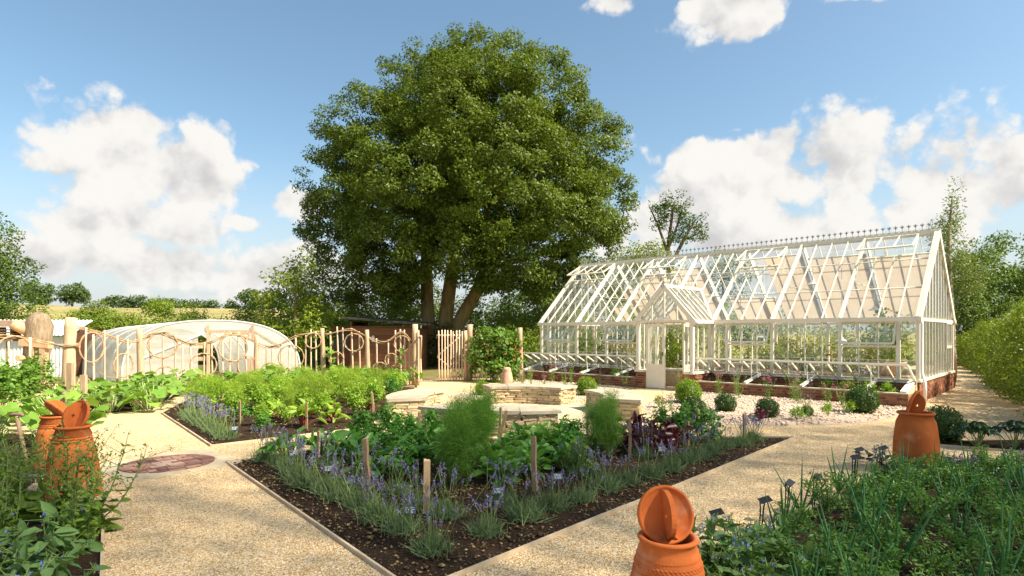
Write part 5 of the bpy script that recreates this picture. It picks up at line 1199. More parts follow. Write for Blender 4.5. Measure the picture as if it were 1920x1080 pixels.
tree('light_tree', (-9.5, 25.7, 0), [((-9.9, 25.7, 2.9), (1.0, .9, 1.4)), ((-9.3, 25.7, 4.3), (.8, .8, 1.0)), ((-8.6, 25.6, 2.4), (1.0, .9, 1.1)), ((-10.1, 25.8, 1.3), (.9, .8, .9))], [([(-9.5, 25.7, 0), (-9.4, 25.7, 4.2)], [.10, .04])], 'bright yellow-green young tree between the polytunnel and the oak', 'lime_leaf', 'thin_bark', clump_r=.40, dens=1.7, per=60, lsize=.15, seed=145)
# ivy at the foot of the oak
tree('ivy', (-3.6, 29.0, 0), [((-3.7, 29.1, .8), (.75, .5, 1.0)), ((-3.4, 29.2, 1.5), (.5, .4, .7))], None, 'dark ivy climbing the foot of the oak behind the gate', 'dark_leaf', cat='climber', clump_r=.25, dens=5, per=35, lsize=.10, seed=7)
# behind the greenhouse, seen through its glass
bushrow([(5.2, 27.0, 1.4, 3.4), (7.0, 27.5, 1.5, 3.0), (8.8, 27.2, 1.5, 3.3), (10.6, 26.6, 1.5, 2.8), (12.4, 25.8, 1.4, 3.0), (14.2, 25.6, 1.4, 2.7), (16.0, 25.0, 1.4, 2.8)], 'sunlit shrub behind the greenhouse, %s from the left', 'hedge_leaf', 'shrubs behind the greenhouse', seed=150, lsize=.14, per=80)
tree('light_tree', (7.3, 33, 0), [((7.2, 33, 4.2), (2.0, 1.8, 2.4)), ((8.1, 33, 5.2), (1.2, 1.1, 1.3)), ((6.2, 33, 3.4), (1.4, 1.2, 1.8))], [([(7.3, 33, 0), (7.3, 33, 4)], [.16, .08])], 'rounded bright green tree behind the left half of the greenhouse', 'lime_leaf', clump_r=.55, dens=.9, per=90, lsize=.16, seed=160)
tree('sparse_tree', (9.9, 36, 0), [((9.1, 36, 8.6), (.6, .6, .9)), ((9.9, 36, 9.6), (.9, .7, .7)), ((10.8, 36, 8.6), (1.0, .7, .8)), ((11.4, 36, 7.8), (.5, .5, .6)), ((10.1, 36, 7.6), (.7, .6, .6)), ((8.6, 36, 9.3), (.35, .35, .35))],
     [([(9.7, 36, 0), (9.7, 36, 4), (9.5, 36, 6.5), (9.9, 36, 9.6)], [.22, .18, .13, .05]), ([(9.6, 36, 5.6), (10.5, 36, 7.4), (11.2, 36, 8.6)], [.13, .1, .04]), ([(9.55, 36, 6.4), (9.0, 36, 8.0), (8.4, 36, 9.4)], [.1, .07, .03]), ([(9.6, 36, 7), (10.1, 36, 8.3), (10.5, 36, 9.7)], [.09, .06, .03]), ([(10.5, 36, 7.4), (11.3, 36, 7.7)], [.06, .03])],
     'thin half-bare tree standing above the greenhouse ridge', 'mid_leaf', 'thin_bark', clump_r=.30, dens=1.6, per=30, lsize=.15, seed=161, inner=1.2)
tree('light_tree', (12.6, 35, 0), [((12.4, 35, 5.4), (1.0, .9, 1.5)), ((13.3, 35, 4.8), (.9, .8, 1.2)), ((11.8, 35, 4.4), (.9, .8, 1.4))], [([(12.6, 35, 0), (12.5, 35, 5)], [.13, .05])], 'small tree peeping over the middle of the greenhouse ridge', 'mid_leaf', 'thin_bark', clump_r=.45, dens=.9, per=60, lsize=.16, seed=162)
# right-hand trees
bl = []; bt = [([(22.4, 30, 0), (22.3, 30, 3), (22.2, 30, 6), (22.4, 30, 8.6)], [.2, .16, .10, .03])]; rs = random.Random(4)
for i in range(16):
    z = 2.4 + i * .41; w = .25 + (8.9 - z) * .20; a = rs.uniform(0, 6.28); bl.append(((22.35 + w * .75 * math.cos(a), 30 + w * .7 * math.sin(a), z), (w * .62, w * .6, .55)))
tree('birch_tree', (22.4, 30, 0), bl, bt, 'tall wispy birch behind the right end of the greenhouse', 'birch_leaf', 'birch_bark', clump_r=.40, dens=2.6, per=60, lsize=.14, up=0, seed=170, flatten=1.5, wr=.4, inner=.2)
tree('round_oak', (26.5, 33, 0), [((25.2, 32.5, 4.3), (2.0, 2, 2.0)), ((27.6, 33, 5.1), (2.2, 2, 2.0)), ((24.2, 32, 2.6), (1.6, 1.6, 1.6)), ((26.8, 32, 2.6), (2.4, 2, 1.8)), ((29.2, 33, 3.6), (2.2, 2, 2.2))], [([(26.5, 33, 0), (26.3, 33, 3), (27, 33, 5)], [.3, .22, .08]), ([(26.4, 33, 2.2), (25, 32.6, 4.2)], [.15, .05])],
     'dense rounded oak right of the birch', 'mid_leaf', clump_r=.6, dens=.8, per=120, lsize=.17, seed=171)
HL = [((9.9, 9.4), 1.0, 2.5), ((10.6, 10.5), 1.1, 2.5), ((11.35, 11.7), 1.15, 2.45), ((12.25, 13.0), 1.15, 2.4), ((13.2, 14.4), 1.2, 2.35), ((14.3, 15.9), 1.2, 2.3), ((15.6, 17.6), 1.25, 2.2), ((17.0, 19.5), 1.25, 2.15), ((18.6, 21.8), 1.3, 2.1), ((20.3, 24.4), 1.4, 2.0), ((22.2, 27.2), 1.5, 2.0), ((24.2, 30.2), 1.6, 2.1)]
hl = []
for (x, y), rx, h in HL:
    hl += [((x + .1, y, .35), (rx * 1.0, rx * 1.0, .45)), ((x + .25, y, h * .5), (rx, rx, h * .52)), ((x + 1.5, y - .6, h * .62), (rx, rx, h * .52)), ((x + .5, y + .4, h * .82), (rx * .7, rx * .7, h * .3))]
tree('beech_hedge', (13, 13, 0), hl, None, 'long rounded green hedge beside the path on the right', 'hedge_leaf', cat='hedge', clump_r=.28, dens=4.2, per=75, lsize=.085, up=.4, seed=180, inner=.05, cut=lambda C: (C[:, 2] > .05))
# left-hand tree
tree('ash_tree', (-27.5, 29.5, 0), [((-26.9, 29.5, 6.3), (1.7, 1.8, 1.6)), ((-25.9, 29.5, 4.9), (1.5, 1.5, 1.5)), ((-25.7, 29.5, 3.7), (1.4, 1.4, 1.3)), ((-27.5, 29.5, 4.5), (2, 1.8, 2.4)), ((-26.0, 29.2, 2.2), (1.5, 1.2, 1.2)), ((-29, 29.5, 6.8), (2, 1.8, 1.8))], [([(-28, 29.5, 0), (-27.9, 29.5, 3), (-27.6, 29.5, 6)], [.3, .22, .08])], 'leafy tree at the left edge of the picture', 'mid_leaf', clump_r=.55, dens=.9, per=95, lsize=.16, seed=190)
# trees along the crest of the hill
def hz(x, y): return float(hill(np.array(x, float), np.array(y, float)))
for i, (x, y, rr_, h, lab) in enumerate(((-90.0, 112, 2.5, 4.2, 'dark round tree on the hill crest, leftmost'), (-83.5, 112, 2.3, 4.3, 'pale round tree on the hill crest, second from the left'), (-49.8, 112, 1.9, 4.0, 'small tree on the crest, left one of the pair near the oak'), (-45.5, 112, 1.8, 3.6, 'small tree on the crest, right one of the pair near the oak'), (-54.0, 113, 1.3, 1.9, 'low bush on the crest left of the pair of small trees'), (-76.5, 113, 1.5, 2.4, 'bush on the crest at the left end of the far hedge'))):
    z = hz(x, y) - .2; tree('crest_tree' if h > 3 else 'crest_bush', (x, y, z), [((x, y, z + h * .62), (rr_, rr_, h * .42)), ((x + .5, y, z + h * .4), (rr_ * .9, rr_, h * .3))], [([(x, y, z), (x, y, z + h * .6)], [.2, .08])], lab, 'far_leaf', 'thin_bark', clump_r=.6, dens=.7, per=45, lsize=.42, seed=200 + i, group='trees on the hill crest')
fh = []
for i in range(16):
    x = -74 + i * 1.15; fh.append(((x, 112.5, hz(x, 112.5) + .8), (1.1, 1, 1.15 + (.3 if i < 5 else 0))))
tree('far_hedge', (-66, 112.5, hz(-66, 112.5)), fh, None, 'long dark hedge along the hill crest', 'far_leaf', cat='hedge', clump_r=.5, dens=1.0, per=26, lsize=.4, seed=215)
# garden trees beside and behind the camera: they throw the dappled shade over the near beds
SH_T = [(-5.8, 5.0), (-4.3, 6.5), (-3, 4), (-1.6, 7.6), (-.5, 5.2), (1.3, 8.4), (2.2, 6), (4.2, 9.2), (5, 7), (7.2, 10.0), (8, 7.5), (0, 2.6), (3, 3.5), (6, 4.5), (9.6, 9.2), (-3, 1.6)]
SH_ = []
for i, (x, y) in enumerate(SH_T):
    h = 16.5 + .8 * math.sin(i * 2.3); k = h / math.tan(SUN_EL); SH_.append(((x + k * math.sin(SUN_AZ), y + k * math.cos(SUN_AZ), h), (1.8, 1.8, 1.5)))
for i, (sel, base, lab) in enumerate((((0, 2, 15, 11), (11, -7.5, 0), 'leafy garden tree behind the viewpoint'), ((1, 3, 4, 6, 12), (14.5, -2.5, 0), 'leafy garden tree right of the viewpoint shading the front bed'), ((5, 7, 8, 9, 10, 13, 14), (20.5, 1.0, 0), 'leafy garden tree at the far right shading the gravel path'))):
    lb_ = [SH_[k] for k in sel]; tree('shade_tree', base, lb_, [([base, (base[0] + .1, base[1], 7), (base[0], base[1] + .3, 14)], [.36, .28, .12])] + [([(base[0], base[1], 11.5), l[0]], [.12, .04]) for l in lb_], lab, 'mid_leaf', clump_r=1.4, dens=.27, per=230, lsize=.12, wr=.6, seed=230 + i, inner=.6)
# climbing runner beans beside the gate
rb_l = [((-.55, 20.6, .9), (.62, .5, .9)), ((-.2, 20.5, 1.15), (.55, .5, .6)), ((-1.05, 20.6, 1.0), (.45, .45, .85)), ((-.6, 20.4, .45), (.85, .5, .5)), ((.05, 20.5, .7), (.35, .4, .7))]
rbn = tree('runner_bean', (-.5, 20.6, 0), rb_l, None, 'runner bean thicket with red flowers between two posts', 'bean_leaf', cat='plant', clump_r=.20, dens=9, per=20, lsize=.12, wr=.8, seed=240, shape='leaf')
P, D, N, L = clump_leaves(np.random.default_rng(3), rb_l[:3], .1, 4, 6, .05); piece('flowers', leaves('flowers', P - np.array([.5 * -1, 20.6, 0]) + np.array([0, -.08, 0]), D, N, L, L * .8, M['red_flower']), rbn)

# ------------------------------------------------------------------ plant prototypes
def hemi(r, n, spread): 
    a = r.uniform(0, 2 * math.pi, n); t = r.uniform(0, spread, n); return np.stack([np.sin(t) * np.cos(a), np.sin(t) * np.sin(a), np.cos(t)], 1)
def ribbons(mb, a, b, w): mb.bar(a, b, w, w)
def p_lavender(s, flowers=20, tall=1.0):
    r = np.random.default_rng(s); n = 420; base = r.normal(size=(n, 3)) * np.array([.055, .055, 0.0]); d = hemi(r, n, 1.25)
    f1 = blades('foliage', base, d, r.uniform(.08, .21, n), .008, M['lav_leaf'], bend=.12, seg=2, rng=r)
    d2 = hemi(r, flowers, .62); b2 = r.normal(size=(flowers, 3)) * np.array([.05, .05, 0]) ; ln = r.uniform(.26, .42, flowers) * tall
    f2 = blades('flower_stalks', b2, d2, ln, .0055, M['stem'], bend=.05, seg=2, taper=False, rng=r)
    P = []; D = []
    tip = b2 + d2 * ln[:, None] + (np.concatenate([d2[:, :2], np.zeros((flowers, 1))], 1) * .6 + np.array([[0, 0, -.55]])) * (ln * .05)[:, None]
    for k in range(11):
        u = k / 10; P.append(tip - d2 * (.05 * (1 - u)) + r.normal(size=(flowers, 3)) * .004); D.append(unit(d2 * .7 + r.normal(size=(flowers, 3)) * .6))
    P = np.concatenate(P); D = np.concatenate(D)
    f3 = leaves('flower_spikes', P, D, r.normal(size=P.shape), .018, .011, M['lav_flower'])
    return [('foliage', f1), ('flower_stalks', f2), ('flower_spikes', f3)]
def p_leafy(s, n, h, ll, lw, mat, stem, spread=.9, shape='leaf', droop=.35, lev=1):
    r = np.random.default_rng(s); d = hemi(r, n, spread); ph = h * r.uniform(.45, 1.0, n); base = r.normal(size=(n, 3)) * np.array([.02, .02, 0])
    top = base + d * ph[:, None]; out = d * np.array([1, 1, .35]) + r.normal(size=(n, 3)) * .25
    up = unit(np.array([[0, 0, 1.0]]) + .35 * r.normal(size=(n, 3)) - .3 * d)
    L = ll * r.uniform(.7, 1.25, n); f = leaves('leaves', top, out, up, L, L * lw, M[mat], shape, fold=.16, droop=droop)
    mb = MB()
    for a, b in zip(base, top): mb.bar(a, b, .010, .008)
    return [('leaves', f), ('stalks', mb.mesh('stalks', M[stem]))]
def p_bushy(s, h, rad, n, ls, mat, wr=.75, stems=7, up=.5):
    """parsley-like: many small leaflets over a loose dome of stems"""
    r = np.random.default_rng(s); k = 16; C = hemi(r, k, 1.15) * np.array([rad, rad, h]) * r.uniform(.55, 1.0, (k, 1)); ci = r.integers(0, k, n)
    P = C[ci] + r.normal(size=(n, 3)) * rad * .20; P[:, 2] = np.abs(P[:, 2]) + .02
    N = unit(np.array([[0, 0, up]]) + .6 * r.normal(size=(n, 3)) + .4 * unit(P)); D = np.cross(N, r.normal(size=(n, 3)))
    L = ls * r.uniform(.7, 1.3, n); f = leaves('leaves', P, D, N, L, L * wr, M[mat])
    mb = MB()
    for c in C[:stems + 4]: mb.bar((0, 0, 0), c, .006, .006)
    return [('leaves', f), ('stalks', mb.mesh('stalks', M['stem']))]
def p_fennel(s, h, rad, mat, n=2400, fl=.085, fw=.0042):
    """feathery mass of thread-like leaves on upright stems"""
    r = np.random.default_rng(s); k = 22; z = r.uniform(.18, 1.0, k) ** .9 * h; a = r.uniform(0, 6.28, k); q = rad * (.35 + .75 * np.sin(np.clip(z / h, 0, 1) * 2.4)) * r.uniform(.2, 1, k)
    C = np.stack([q * np.cos(a), q * np.sin(a), z], 1); ci = r.integers(0, k, n); P = C[ci] + r.normal(size=(n, 3)) * np.array([.042, .042, .055]); P[:, 2] = np.abs(P[:, 2])
    D = unit(P - C[ci] + r.normal(size=(n, 3)) * .05 + np.array([0, 0, .03])); f = blades('leaves', P, D, r.uniform(.6, 1.3, n) * fl, fw, M[mat], bend=.15, seg=1, rng=r)
    mb = MB()
    for c in C: mb.tube([(0, 0, 0), (c[0] * .5, c[1] * .5, c[2] * .6), c], [.006, .004, .002], 5, caps=False)
    return [('leaves', f), ('stalks', mb.mesh('stalks', M['stem']))]
def p_carrot(s, h=.32):
    r = np.random.default_rng(s); P = []; D = []; k = 11; mb = MB()
    for i in range(k):
        a = r.uniform(0, 6.28); lean = r.uniform(.2, .9); pts = []
        for j in range(7):
            u = j / 6; pts.append(np.array([math.cos(a) * lean * u * h * .8, math.sin(a) * lean * u * h * .8, h * (u - .35 * lean * u * u) * r.uniform(.95, 1.05)]))
        mb.tube(pts, [.004] * 7, 3, caps=False)
        for j in range(2, 7):
            m_ = 14; u = j / 6; P.append(pts[j] + r.normal(size=(m_, 3)) * np.array([.035, .035, .02]) * (1.25 - u * .6)); D.append(r.normal(size=(m_, 3)) * np.array([1, 1, .4]))
    P = np.concatenate(P); D = np.concatenate(D); n = len(P); f = leaves('leaves', P, D, unit(np.array([[0, 0, 1.0]]) + .5 * r.normal(size=(n, 3))), r.uniform(.02, .042, n), r.uniform(.008, .016, n), M['carrot_leaf'])
    return [('leaves', f), ('stalks', mb.mesh('stalks', M['stem']))]
def p_onion(s, h=.5):
    r = random.Random(s); mb = MB(); st = MB()
    for i in range(r.randint(5, 8)):
        a = r.uniform(0, 6.28); ln = h * r.uniform(.6, 1.15); le = r.uniform(.08, .55); kink = r.random() < .38; pts = []; rad = []
        for j in range(7):
            u = j / 6; x = le * u * ln; z = ln * u * (1 - .25 * le)
            if kink and u > .55: z = ln * .55 * (1 - .25 * le) - (u - .55) * ln * .75; x = le * .55 * ln + (u - .55) * ln * .55
            pts.append((math.cos(a) * x, math.sin(a) * x, max(z, .02) + .05)); rad.append(.010 * (1 - u) ** .6 + .0012)
        mb.tube(pts, rad, 6, caps=False)
    st.lathe([(.02, -.01), (.024, .015), (.015, .05), (.012, .10), (.008, .13)], 8)
    return [('leaves', mb.mesh('leaves', M['onion_leaf'])), ('bulb_neck', st.mesh('bulb_neck', M['pale_stem']))]
def p_squash(s, n=27, rad=.55, h=.52):
    r = np.random.default_rng(s); a = r.uniform(0, 6.28, n); q = rad * np.sqrt(r.uniform(.02, 1, n)); top = np.stack([q * np.cos(a), q * np.sin(a), h * r.uniform(.45, 1.1, n)], 1)
    out = np.stack([np.cos(a), np.sin(a), r.uniform(-.5, -.1, n)], 1) + r.normal(size=(n, 3)) * .35; up = unit(np.array([[0, -.3, 1.0]]) + .4 * r.normal(size=(n, 3)))
    f = leaves('leaves', top, out, up, r.uniform(.17, .31, n), .3, M['squash_leaf'], 'lobed', droop=.16); mb = MB()
    for t_ in top: mb.tube([(t_[0] * .35, t_[1] * .35, 0), (t_[0] * .75, t_[1] * .75, t_[2] * .7), t_], [.009, .008, .006], 5, caps=False)
    return [('leaves', f), ('stalks', mb.mesh('stalks', M['pale_stem']))]
def star_flowers(r, C, size, mat, petals=5):
    P = []; D = []; N = []
    for c in C:
        n0 = unit(r.normal(size=3) + np.array([0, -.6, .2])); s0 = unit(np.cross(n0, r.normal(size=3))); t0 = np.cross(n0, s0)
        for k in range(petals):
            a = 2 * math.pi * k / petals; P.append(c); D.append(s0 * math.cos(a) + t0 * math.sin(a)); N.append(n0)
    return leaves('flowers', np.array(P), np.array(D), np.array(N), size, size * .55, M[mat])
def p_borage(s, h=.6, stems=7):
    r = np.random.default_rng(s); mb = MB(); LP = []; LD = []; FC = []; BP = []; BD = []
    for i in range(stems):
        d = hemi(r, 1, .75)[0]; top = d * h * r.uniform(.7, 1.1); mid = top * .55 + np.array([0, 0, .05]); mb.tube(smooth_path([(0, 0, 0), mid, top], 4), np.linspace(.010, .005, 9), 6, caps=False)
        for u in np.linspace(.25, .95, 7):
            p = mid * (u / .55) if u < .55 else mid + (top - mid) * ((u - .55) / .45)
            for _ in range(2): LP.append(p); LD.append(unit(r.normal(size=3) * np.array([1, 1, .35]) + np.array([0, 0, .1])))
        for k in range(4):
            e = top + r.normal(size=3) * np.array([.05, .05, .02]) + np.array([0, 0, .04]); drop = e + np.array([r.normal() * .02, r.normal() * .02, -.035]); mb.tube([top, e, drop], [.003, .0025, .002], 4, caps=False)
            if r.random() < .55: FC.append(drop)
            for q in range(5): BP.append(drop + r.normal(size=3) * .014); BD.append(np.array([r.normal() * .4, r.normal() * .4, -1]))
    LP, LD, BP, BD = map(np.array, (LP, LD, BP, BD)); n = len(LP); L = r.uniform(.09, .19, n)
    f = leaves('leaves', LP, LD, unit(np.array([[0, 0, 1.0]]) + .35 * r.normal(size=(n, 3))), L, L * .5, M['borage_leaf'], 'leaf', droop=.25)
    return [('leaves', f), ('stems', mb.mesh('stems', M['stem'])), ('buds', leaves('buds', BP, BD, r.normal(size=BP.shape), .022, .012, M['borage_leaf'])), ('flowers', star_flowers(r, FC, .017, 'blue_flower'))]
def p_mustard(s, h=.75, stems=6):
    r = np.random.default_rng(s); mb = MB(); LP = []; LD = []; LS = []
    for i in range(stems):
        d = hemi(r, 1, .6)[0]; top = d * h * r.uniform(.75, 1.1); pts = smooth_path([(r.normal() * .04, r.normal() * .04, 0), top * .5 + r.normal(size=3) * .03, top], 4); mb.tube(pts, np.linspace(.009, .003, 9), 5, caps=False)
        for j, p in enumerate(pts):
            p = np.array(p); u = j / 8
            for _ in range(5 if u < .5 else 2): LP.append(p); LD.append(unit(r.normal(size=3) * np.array([1, 1, .4]) + np.array([0, 0, .25]))); LS.append(r.uniform(.08, .17) * (1.1 - .75 * u))
            if u > .4:
                for _ in range(2):
                    b = p + (d * .5 + r.normal(size=3) * .6) * .14 * np.array([1, 1, .8]) + np.array([0, 0, .05]); mb.tube([p, b], [.003, .0018], 4, caps=False)
                    for _ in range(7): LP.append(b + r.normal(size=3) * .016); LD.append(unit(r.normal(size=3) + np.array([0, 0, .5]))); LS.append(r.uniform(.015, .035))
    LP, LD, LS = map(np.array, (LP, LD, LS)); n = len(LP)
    return [('leaves', leaves('leaves', LP, LD, unit(np.array([[0, 0, 1.0]]) + .4 * r.normal(size=(n, 3))), LS, LS * .55, M['mustard_leaf'], 'leaf', droop=.2)), ('stems', mb.mesh('stems', M['stem']))]
def p_verbena(s, h=.9, stems=8, mat='mauve_flower', lean=.35, leafn=60):
    r = np.random.default_rng(s); mb = MB(); FP = []; LP = []
    for i in range(stems):
        d = hemi(r, 1, lean)[0]; top = d * h * r.uniform(.6, 1.1); mb.tube([(r.normal() * .04, r.normal() * .04, 0), top * .5 + r.normal(size=3) * .02, top], [.005, .004, .003], 4, caps=False); FP.append(top)
        for k in range(2):
            p = top * r.uniform(.5, .85); e = p + np.array([r.normal() * .07, r.normal() * .07, .12]); mb.tube([p, e], [.003, .002], 4, caps=False); FP.append(e)
        for _ in range(leafn // stems): LP.append(top * r.uniform(.05, .7) + r.normal(size=3) * .03)
    FP = np.repeat(np.array(FP), 6, 0); FP = FP + r.normal(size=FP.shape) * np.array([.018, .018, .008]); LP = np.array(LP); LP[:, 2] = np.abs(LP[:, 2])
    return [('leaves', leaves('leaves', LP, r.normal(size=LP.shape), r.normal(size=LP.shape) + np.array([0, 0, 1]), .06, .016, M['mustard_leaf'])), ('stems', mb.mesh('stems', M['stem'])), ('flowers', leaves('flowers', FP, r.normal(size=FP.shape), r.normal(size=FP.shape) + np.array([0, 0, 1]), .022, .016, M[mat]))]
def p_box(s, mat, n=3000):
    r = np.random.default_rng(s); d = ball_pts(r, n); bump = 1 + .06 * np.sin(d[:, :1] * 7 + s) * np.sin(d[:, 1:2] * 6 + s) + .045 * np.sin(d[:, 2:] * 9 + d[:, :1] * 4)
    P = d * bump * (r.uniform(.84, 1.02, (n, 1)) + .10 * r.uniform(0, 1, (n, 1)) ** 6); N = unit(d + .6 * r.normal(size=(n, 3))); D = unit(np.cross(N, r.normal(size=(n, 3))) + .5 * d)
    core = MB().lathe([(.86 * math.sin(math.pi * i / 8) + .001, -.86 * math.cos(math.pi * i / 8)) for i in range(9)], 14).mesh('core', M['dark_leaf'])  # dark solid centre, the shade inside the bush put into its colour
    return [('foliage', leaves('foliage', P, D, N, r.uniform(.09, .15, n), .075, M[mat])), ('core', core)]
def p_hellebore(s, h=.34, k=9):
    r = np.random.default_rng(s); mb = MB(); LP = []; LD = []; LN = []
    for i in range(k):
        d = hemi(r, 1, .9)[0]; top = d * h * r.uniform(.8, 1.15); mb.tube([(0, 0, 0), top * .6 + np.array([0, 0, .03]), top], [.006, .005, .004], 5, caps=False); n0 = unit(np.array([0, 0, 1.0]) + .3 * r.normal(size=3)); a0 = r.uniform(0, 6.28)
        for q in range(7):
            a = a0 + (q - 3) * .62; LP.append(top); LD.append(np.array([math.cos(a), math.sin(a), -.25])); LN.append(n0)
    n = len(LP); L = r.uniform(.12, .17, n)
    return [('leaves', leaves('leaves', np.array(LP), np.array(LD), np.array(LN), L, L * .36, M['hell_leaf'], 'leaf', droop=.3)), ('stalks', mb.mesh('stalks', M['stem']))]
def p_ajuga(s):
    r = np.random.default_rng(s); n = 60; a = r.uniform(0, 6.28, n); q = .22 * np.sqrt(r.uniform(0, 1, n)); P = np.stack([q * np.cos(a), q * np.sin(a), r.uniform(.02, .09, n)], 1); D = np.stack([np.cos(a), np.sin(a), r.uniform(-.1, .3, n)], 1) + .4 * r.normal(size=(n, 3))
    L = r.uniform(.06, .11, n); FP = []; mb = MB()
    for i in range(5):
        b = np.array([r.normal() * .1, r.normal() * .1, .02]); t_ = b + np.array([r.normal() * .02, r.normal() * .02, r.uniform(.14, .22)]); mb.tube([b, t_], [.005, .004], 4)
        for u in np.linspace(.3, 1, 9): FP += [b + (t_ - b) * u + r.normal(size=3) * .012 for _ in range(4)]
    FP = np.array(FP)
    return [('leaves', leaves('leaves', P, D, unit(np.array([[0, 0, 1.0]]) + .3 * r.normal(size=(n, 3))), L, L * .6, M['ajuga_leaf'], 'leaf')), ('stems', mb.mesh('stems', M['stem'])), ('flower_spikes', leaves('flower_spikes', FP, r.normal(size=FP.shape), r.normal(size=FP.shape), .02, .014, M['lav_flower']))]
def place(name, proto, loc, label, cat, group=None, s=1.0, rz=None):
    t = empty(name, loc, random.uniform(0, 6.28) if rz is None else rz, s); tag(t, label, cat, group)
    for pn, m in proto: link(bpy.data.objects.new(pn, m), t)
    return t
PR_ = {'lav': [p_lavender(i, 8 + 4 * i) for i in range(4)], 'lavtall': [p_lavender(10 + i, 20, 1.15) for i in range(2)],
      'beet': [p_leafy(20 + i, 26, .24, .155, .56, 'beet_leaf', 'stem', 1.0) for i in range(3)], 'spinach': [p_leafy(30 + i, 46, .26, .125, .60, 'spinach_leaf', 'stem', 1.05) for i in range(3)],
      'chard': [p_leafy(40 + i, 28, .26, .155, .58, 'chard_leaf', 'red_stem', .95) for i in range(3)], 'red': [p_leafy(50 + i, 44, .36, .135, .55, 'red_leaf', 'red_stem', .95, droop=.45) for i in range(2)],
      'parsley': [p_bushy(60 + i, .36, .20, 420, .042, 'parsley_leaf') for i in range(3)], 'lparsley': [p_bushy(70 + i, .40, .26, 420, .052, 'light_parsley') for i in range(3)],
      'fennel': [p_fennel(80 + i, .74, .19, 'fennel_leaf', 5000, .075, .0045) for i in range(3)], 'dill': [p_fennel(90 + i, .52, .28, 'dill_leaf', 2600, .085, .0065) for i in range(3)],
      'carrot': [p_carrot(100 + i) for i in range(4)], 'onion': [p_onion(110 + i, .52) for i in range(6)], 'squash': [p_squash(120 + i) for i in range(4)], 'borage': [p_borage(130 + i) for i in range(3)],
      'mustard': [p_mustard(140 + i) for i in range(4)], 'verbena': [p_verbena(150 + i, .9, 5, 'mauve_flower', .4, 110) for i in range(3)], 'valerian': [p_verbena(160 + i, .6, 5, 'pink_flower', .6, 130) for i in range(2)],
      'box': [p_box(170 + i, 'box_leaf') for i in range(2)], 'boxl': [p_box(175, 'box_light')], 'hell': [p_hellebore(180 + i) for i in range(2)], 'ajuga': [p_ajuga(190 + i) for i in range(2)],
      'tomato': [p_bushy(200 + i, 1.2, .55, 900, .10, 'bean_leaf', .6, 10) for i in range(2)], 'lettuce': [p_leafy(210, 22, .34, .07, .6, 'chard_leaf', 'stem', .35)]}
def pick(k): return random.choice(PR_[k])
# ---- front bed
e1 = (Vector(BED_L) - Vector(BED_B)).normalized(); e2 = (Vector(BED_R) - Vector(BED_B)).normalized(); vB = Vector(BED_B)
def fb(s, t): p = vB + e1 * s + e2 * t; return (p.x, p.y, .045)
place('lavender', PR_['lav'][2], fb(.42, .42), 'lavender at the near point of the front bed', 'lavender', 'lavender of the front bed', 1.0)
for i, s in enumerate(np.arange(.95, 4.6, .40)):
    place('lavender', pick('lav') if i < 6 else pick('lavtall'), fb(s + random.uniform(-.05, .05), .38 + random.uniform(-.05, .10)), 'lavender along the left edging of the front bed, %s from the near point' % ORD[i], 'lavender', 'lavender of the front bed', random.uniform(.95, 1.3))
for i, t_ in enumerate(np.arange(1.0, 7.1, .44)):
    place('lavender', pick('lav'), fb(.36 + random.uniform(-.05, .08), t_ + random.uniform(-.05, .05)), 'lavender along the right edging of the front bed, %s from the near point' % ORD[i], 'lavender', 'lavender of the front bed', random.uniform(.95, 1.35))
for i, (s, t_) in enumerate(((.95, .95), (1.4, .9), (.9, 1.6), (1.9, .95), (2.6, .92), (1.0, 3.0), (.95, 4.4), (3.6, .9), (.95, 5.8), (.9, 6.5))):
    place('lavender', PR_['lavtall'][i % 2], fb(s, t_), 'flowering lavender in the inner row of the front bed, %s from the near point' % ORD[i], 'lavender', 'lavender of the front bed', random.uniform(.9, 1.1))
def row(name, kind, pts, label, cat, group, s0=.9, s1=1.15):
    for i, (x, y) in enumerate(pts): place(name, pick(kind), (x, y, .045), label % ORD[i], cat, group, random.uniform(s0, s1))
row('fennel', 'fennel', [(-.62, 6.3), (-.70, 6.85), (-.52, 7.3), (-.66, 7.8), (-.42, 8.3), (-.5, 8.75)], 'feathery fennel in the middle of the front bed, %s from the camera', 'fennel', 'fennel row of the front bed', .85, 1.22)
row('fennel', 'fennel', [(1.28, 7.75), (1.42, 8.25), (1.15, 8.2)], 'feathery fennel beside the red chard, %s from the camera', 'fennel', 'fennel by the red chard', .85, 1.12)
row('spinach', 'spinach', [(-.12, 6.45), (.18, 6.75), (-.05, 7.05), (.3, 7.3), (.05, 7.6), (.45, 7.85), (.2, 8.15), (.5, 8.45), (.15, 8.7), (.62, 7.1), (.70, 7.7), (.72, 8.3), (-.25, 6.85)], 'spinach plant in the patch right of the tall fennel, %s from the camera', 'spinach', 'spinach patch', 1.0, 1.3)
row('leaf_beet', 'beet', [(-1.55, 6.6), (-1.35, 7.15), (-1.15, 7.75), (-1.2, 8.35), (-1.05, 8.95), (-2.05, 7.5), (-2.55, 7.9), (-2.2, 8.25), (-2.95, 7.75), (-1.75, 8.9)], 'green leaf beet left of the tall fennel, %s planted from the camera', 'leaf beet', 'leaf beet rows', 1.05, 1.4)
row('parsley', 'parsley', [(-1.25, 6.75), (-1.1, 7.3), (-1.55, 7.75), (-1.45, 8.25), (-1.5, 8.75), (-1.25, 9.15), (-1.85, 7.95), (-2.25, 8.75), (.75, 7.4), (.8, 8.0), (.78, 8.6), (-1.9, 9.15)], 'dark parsley in the front bed, %s planted from the camera', 'parsley', 'parsley of the front bed', 1.05, 1.4)
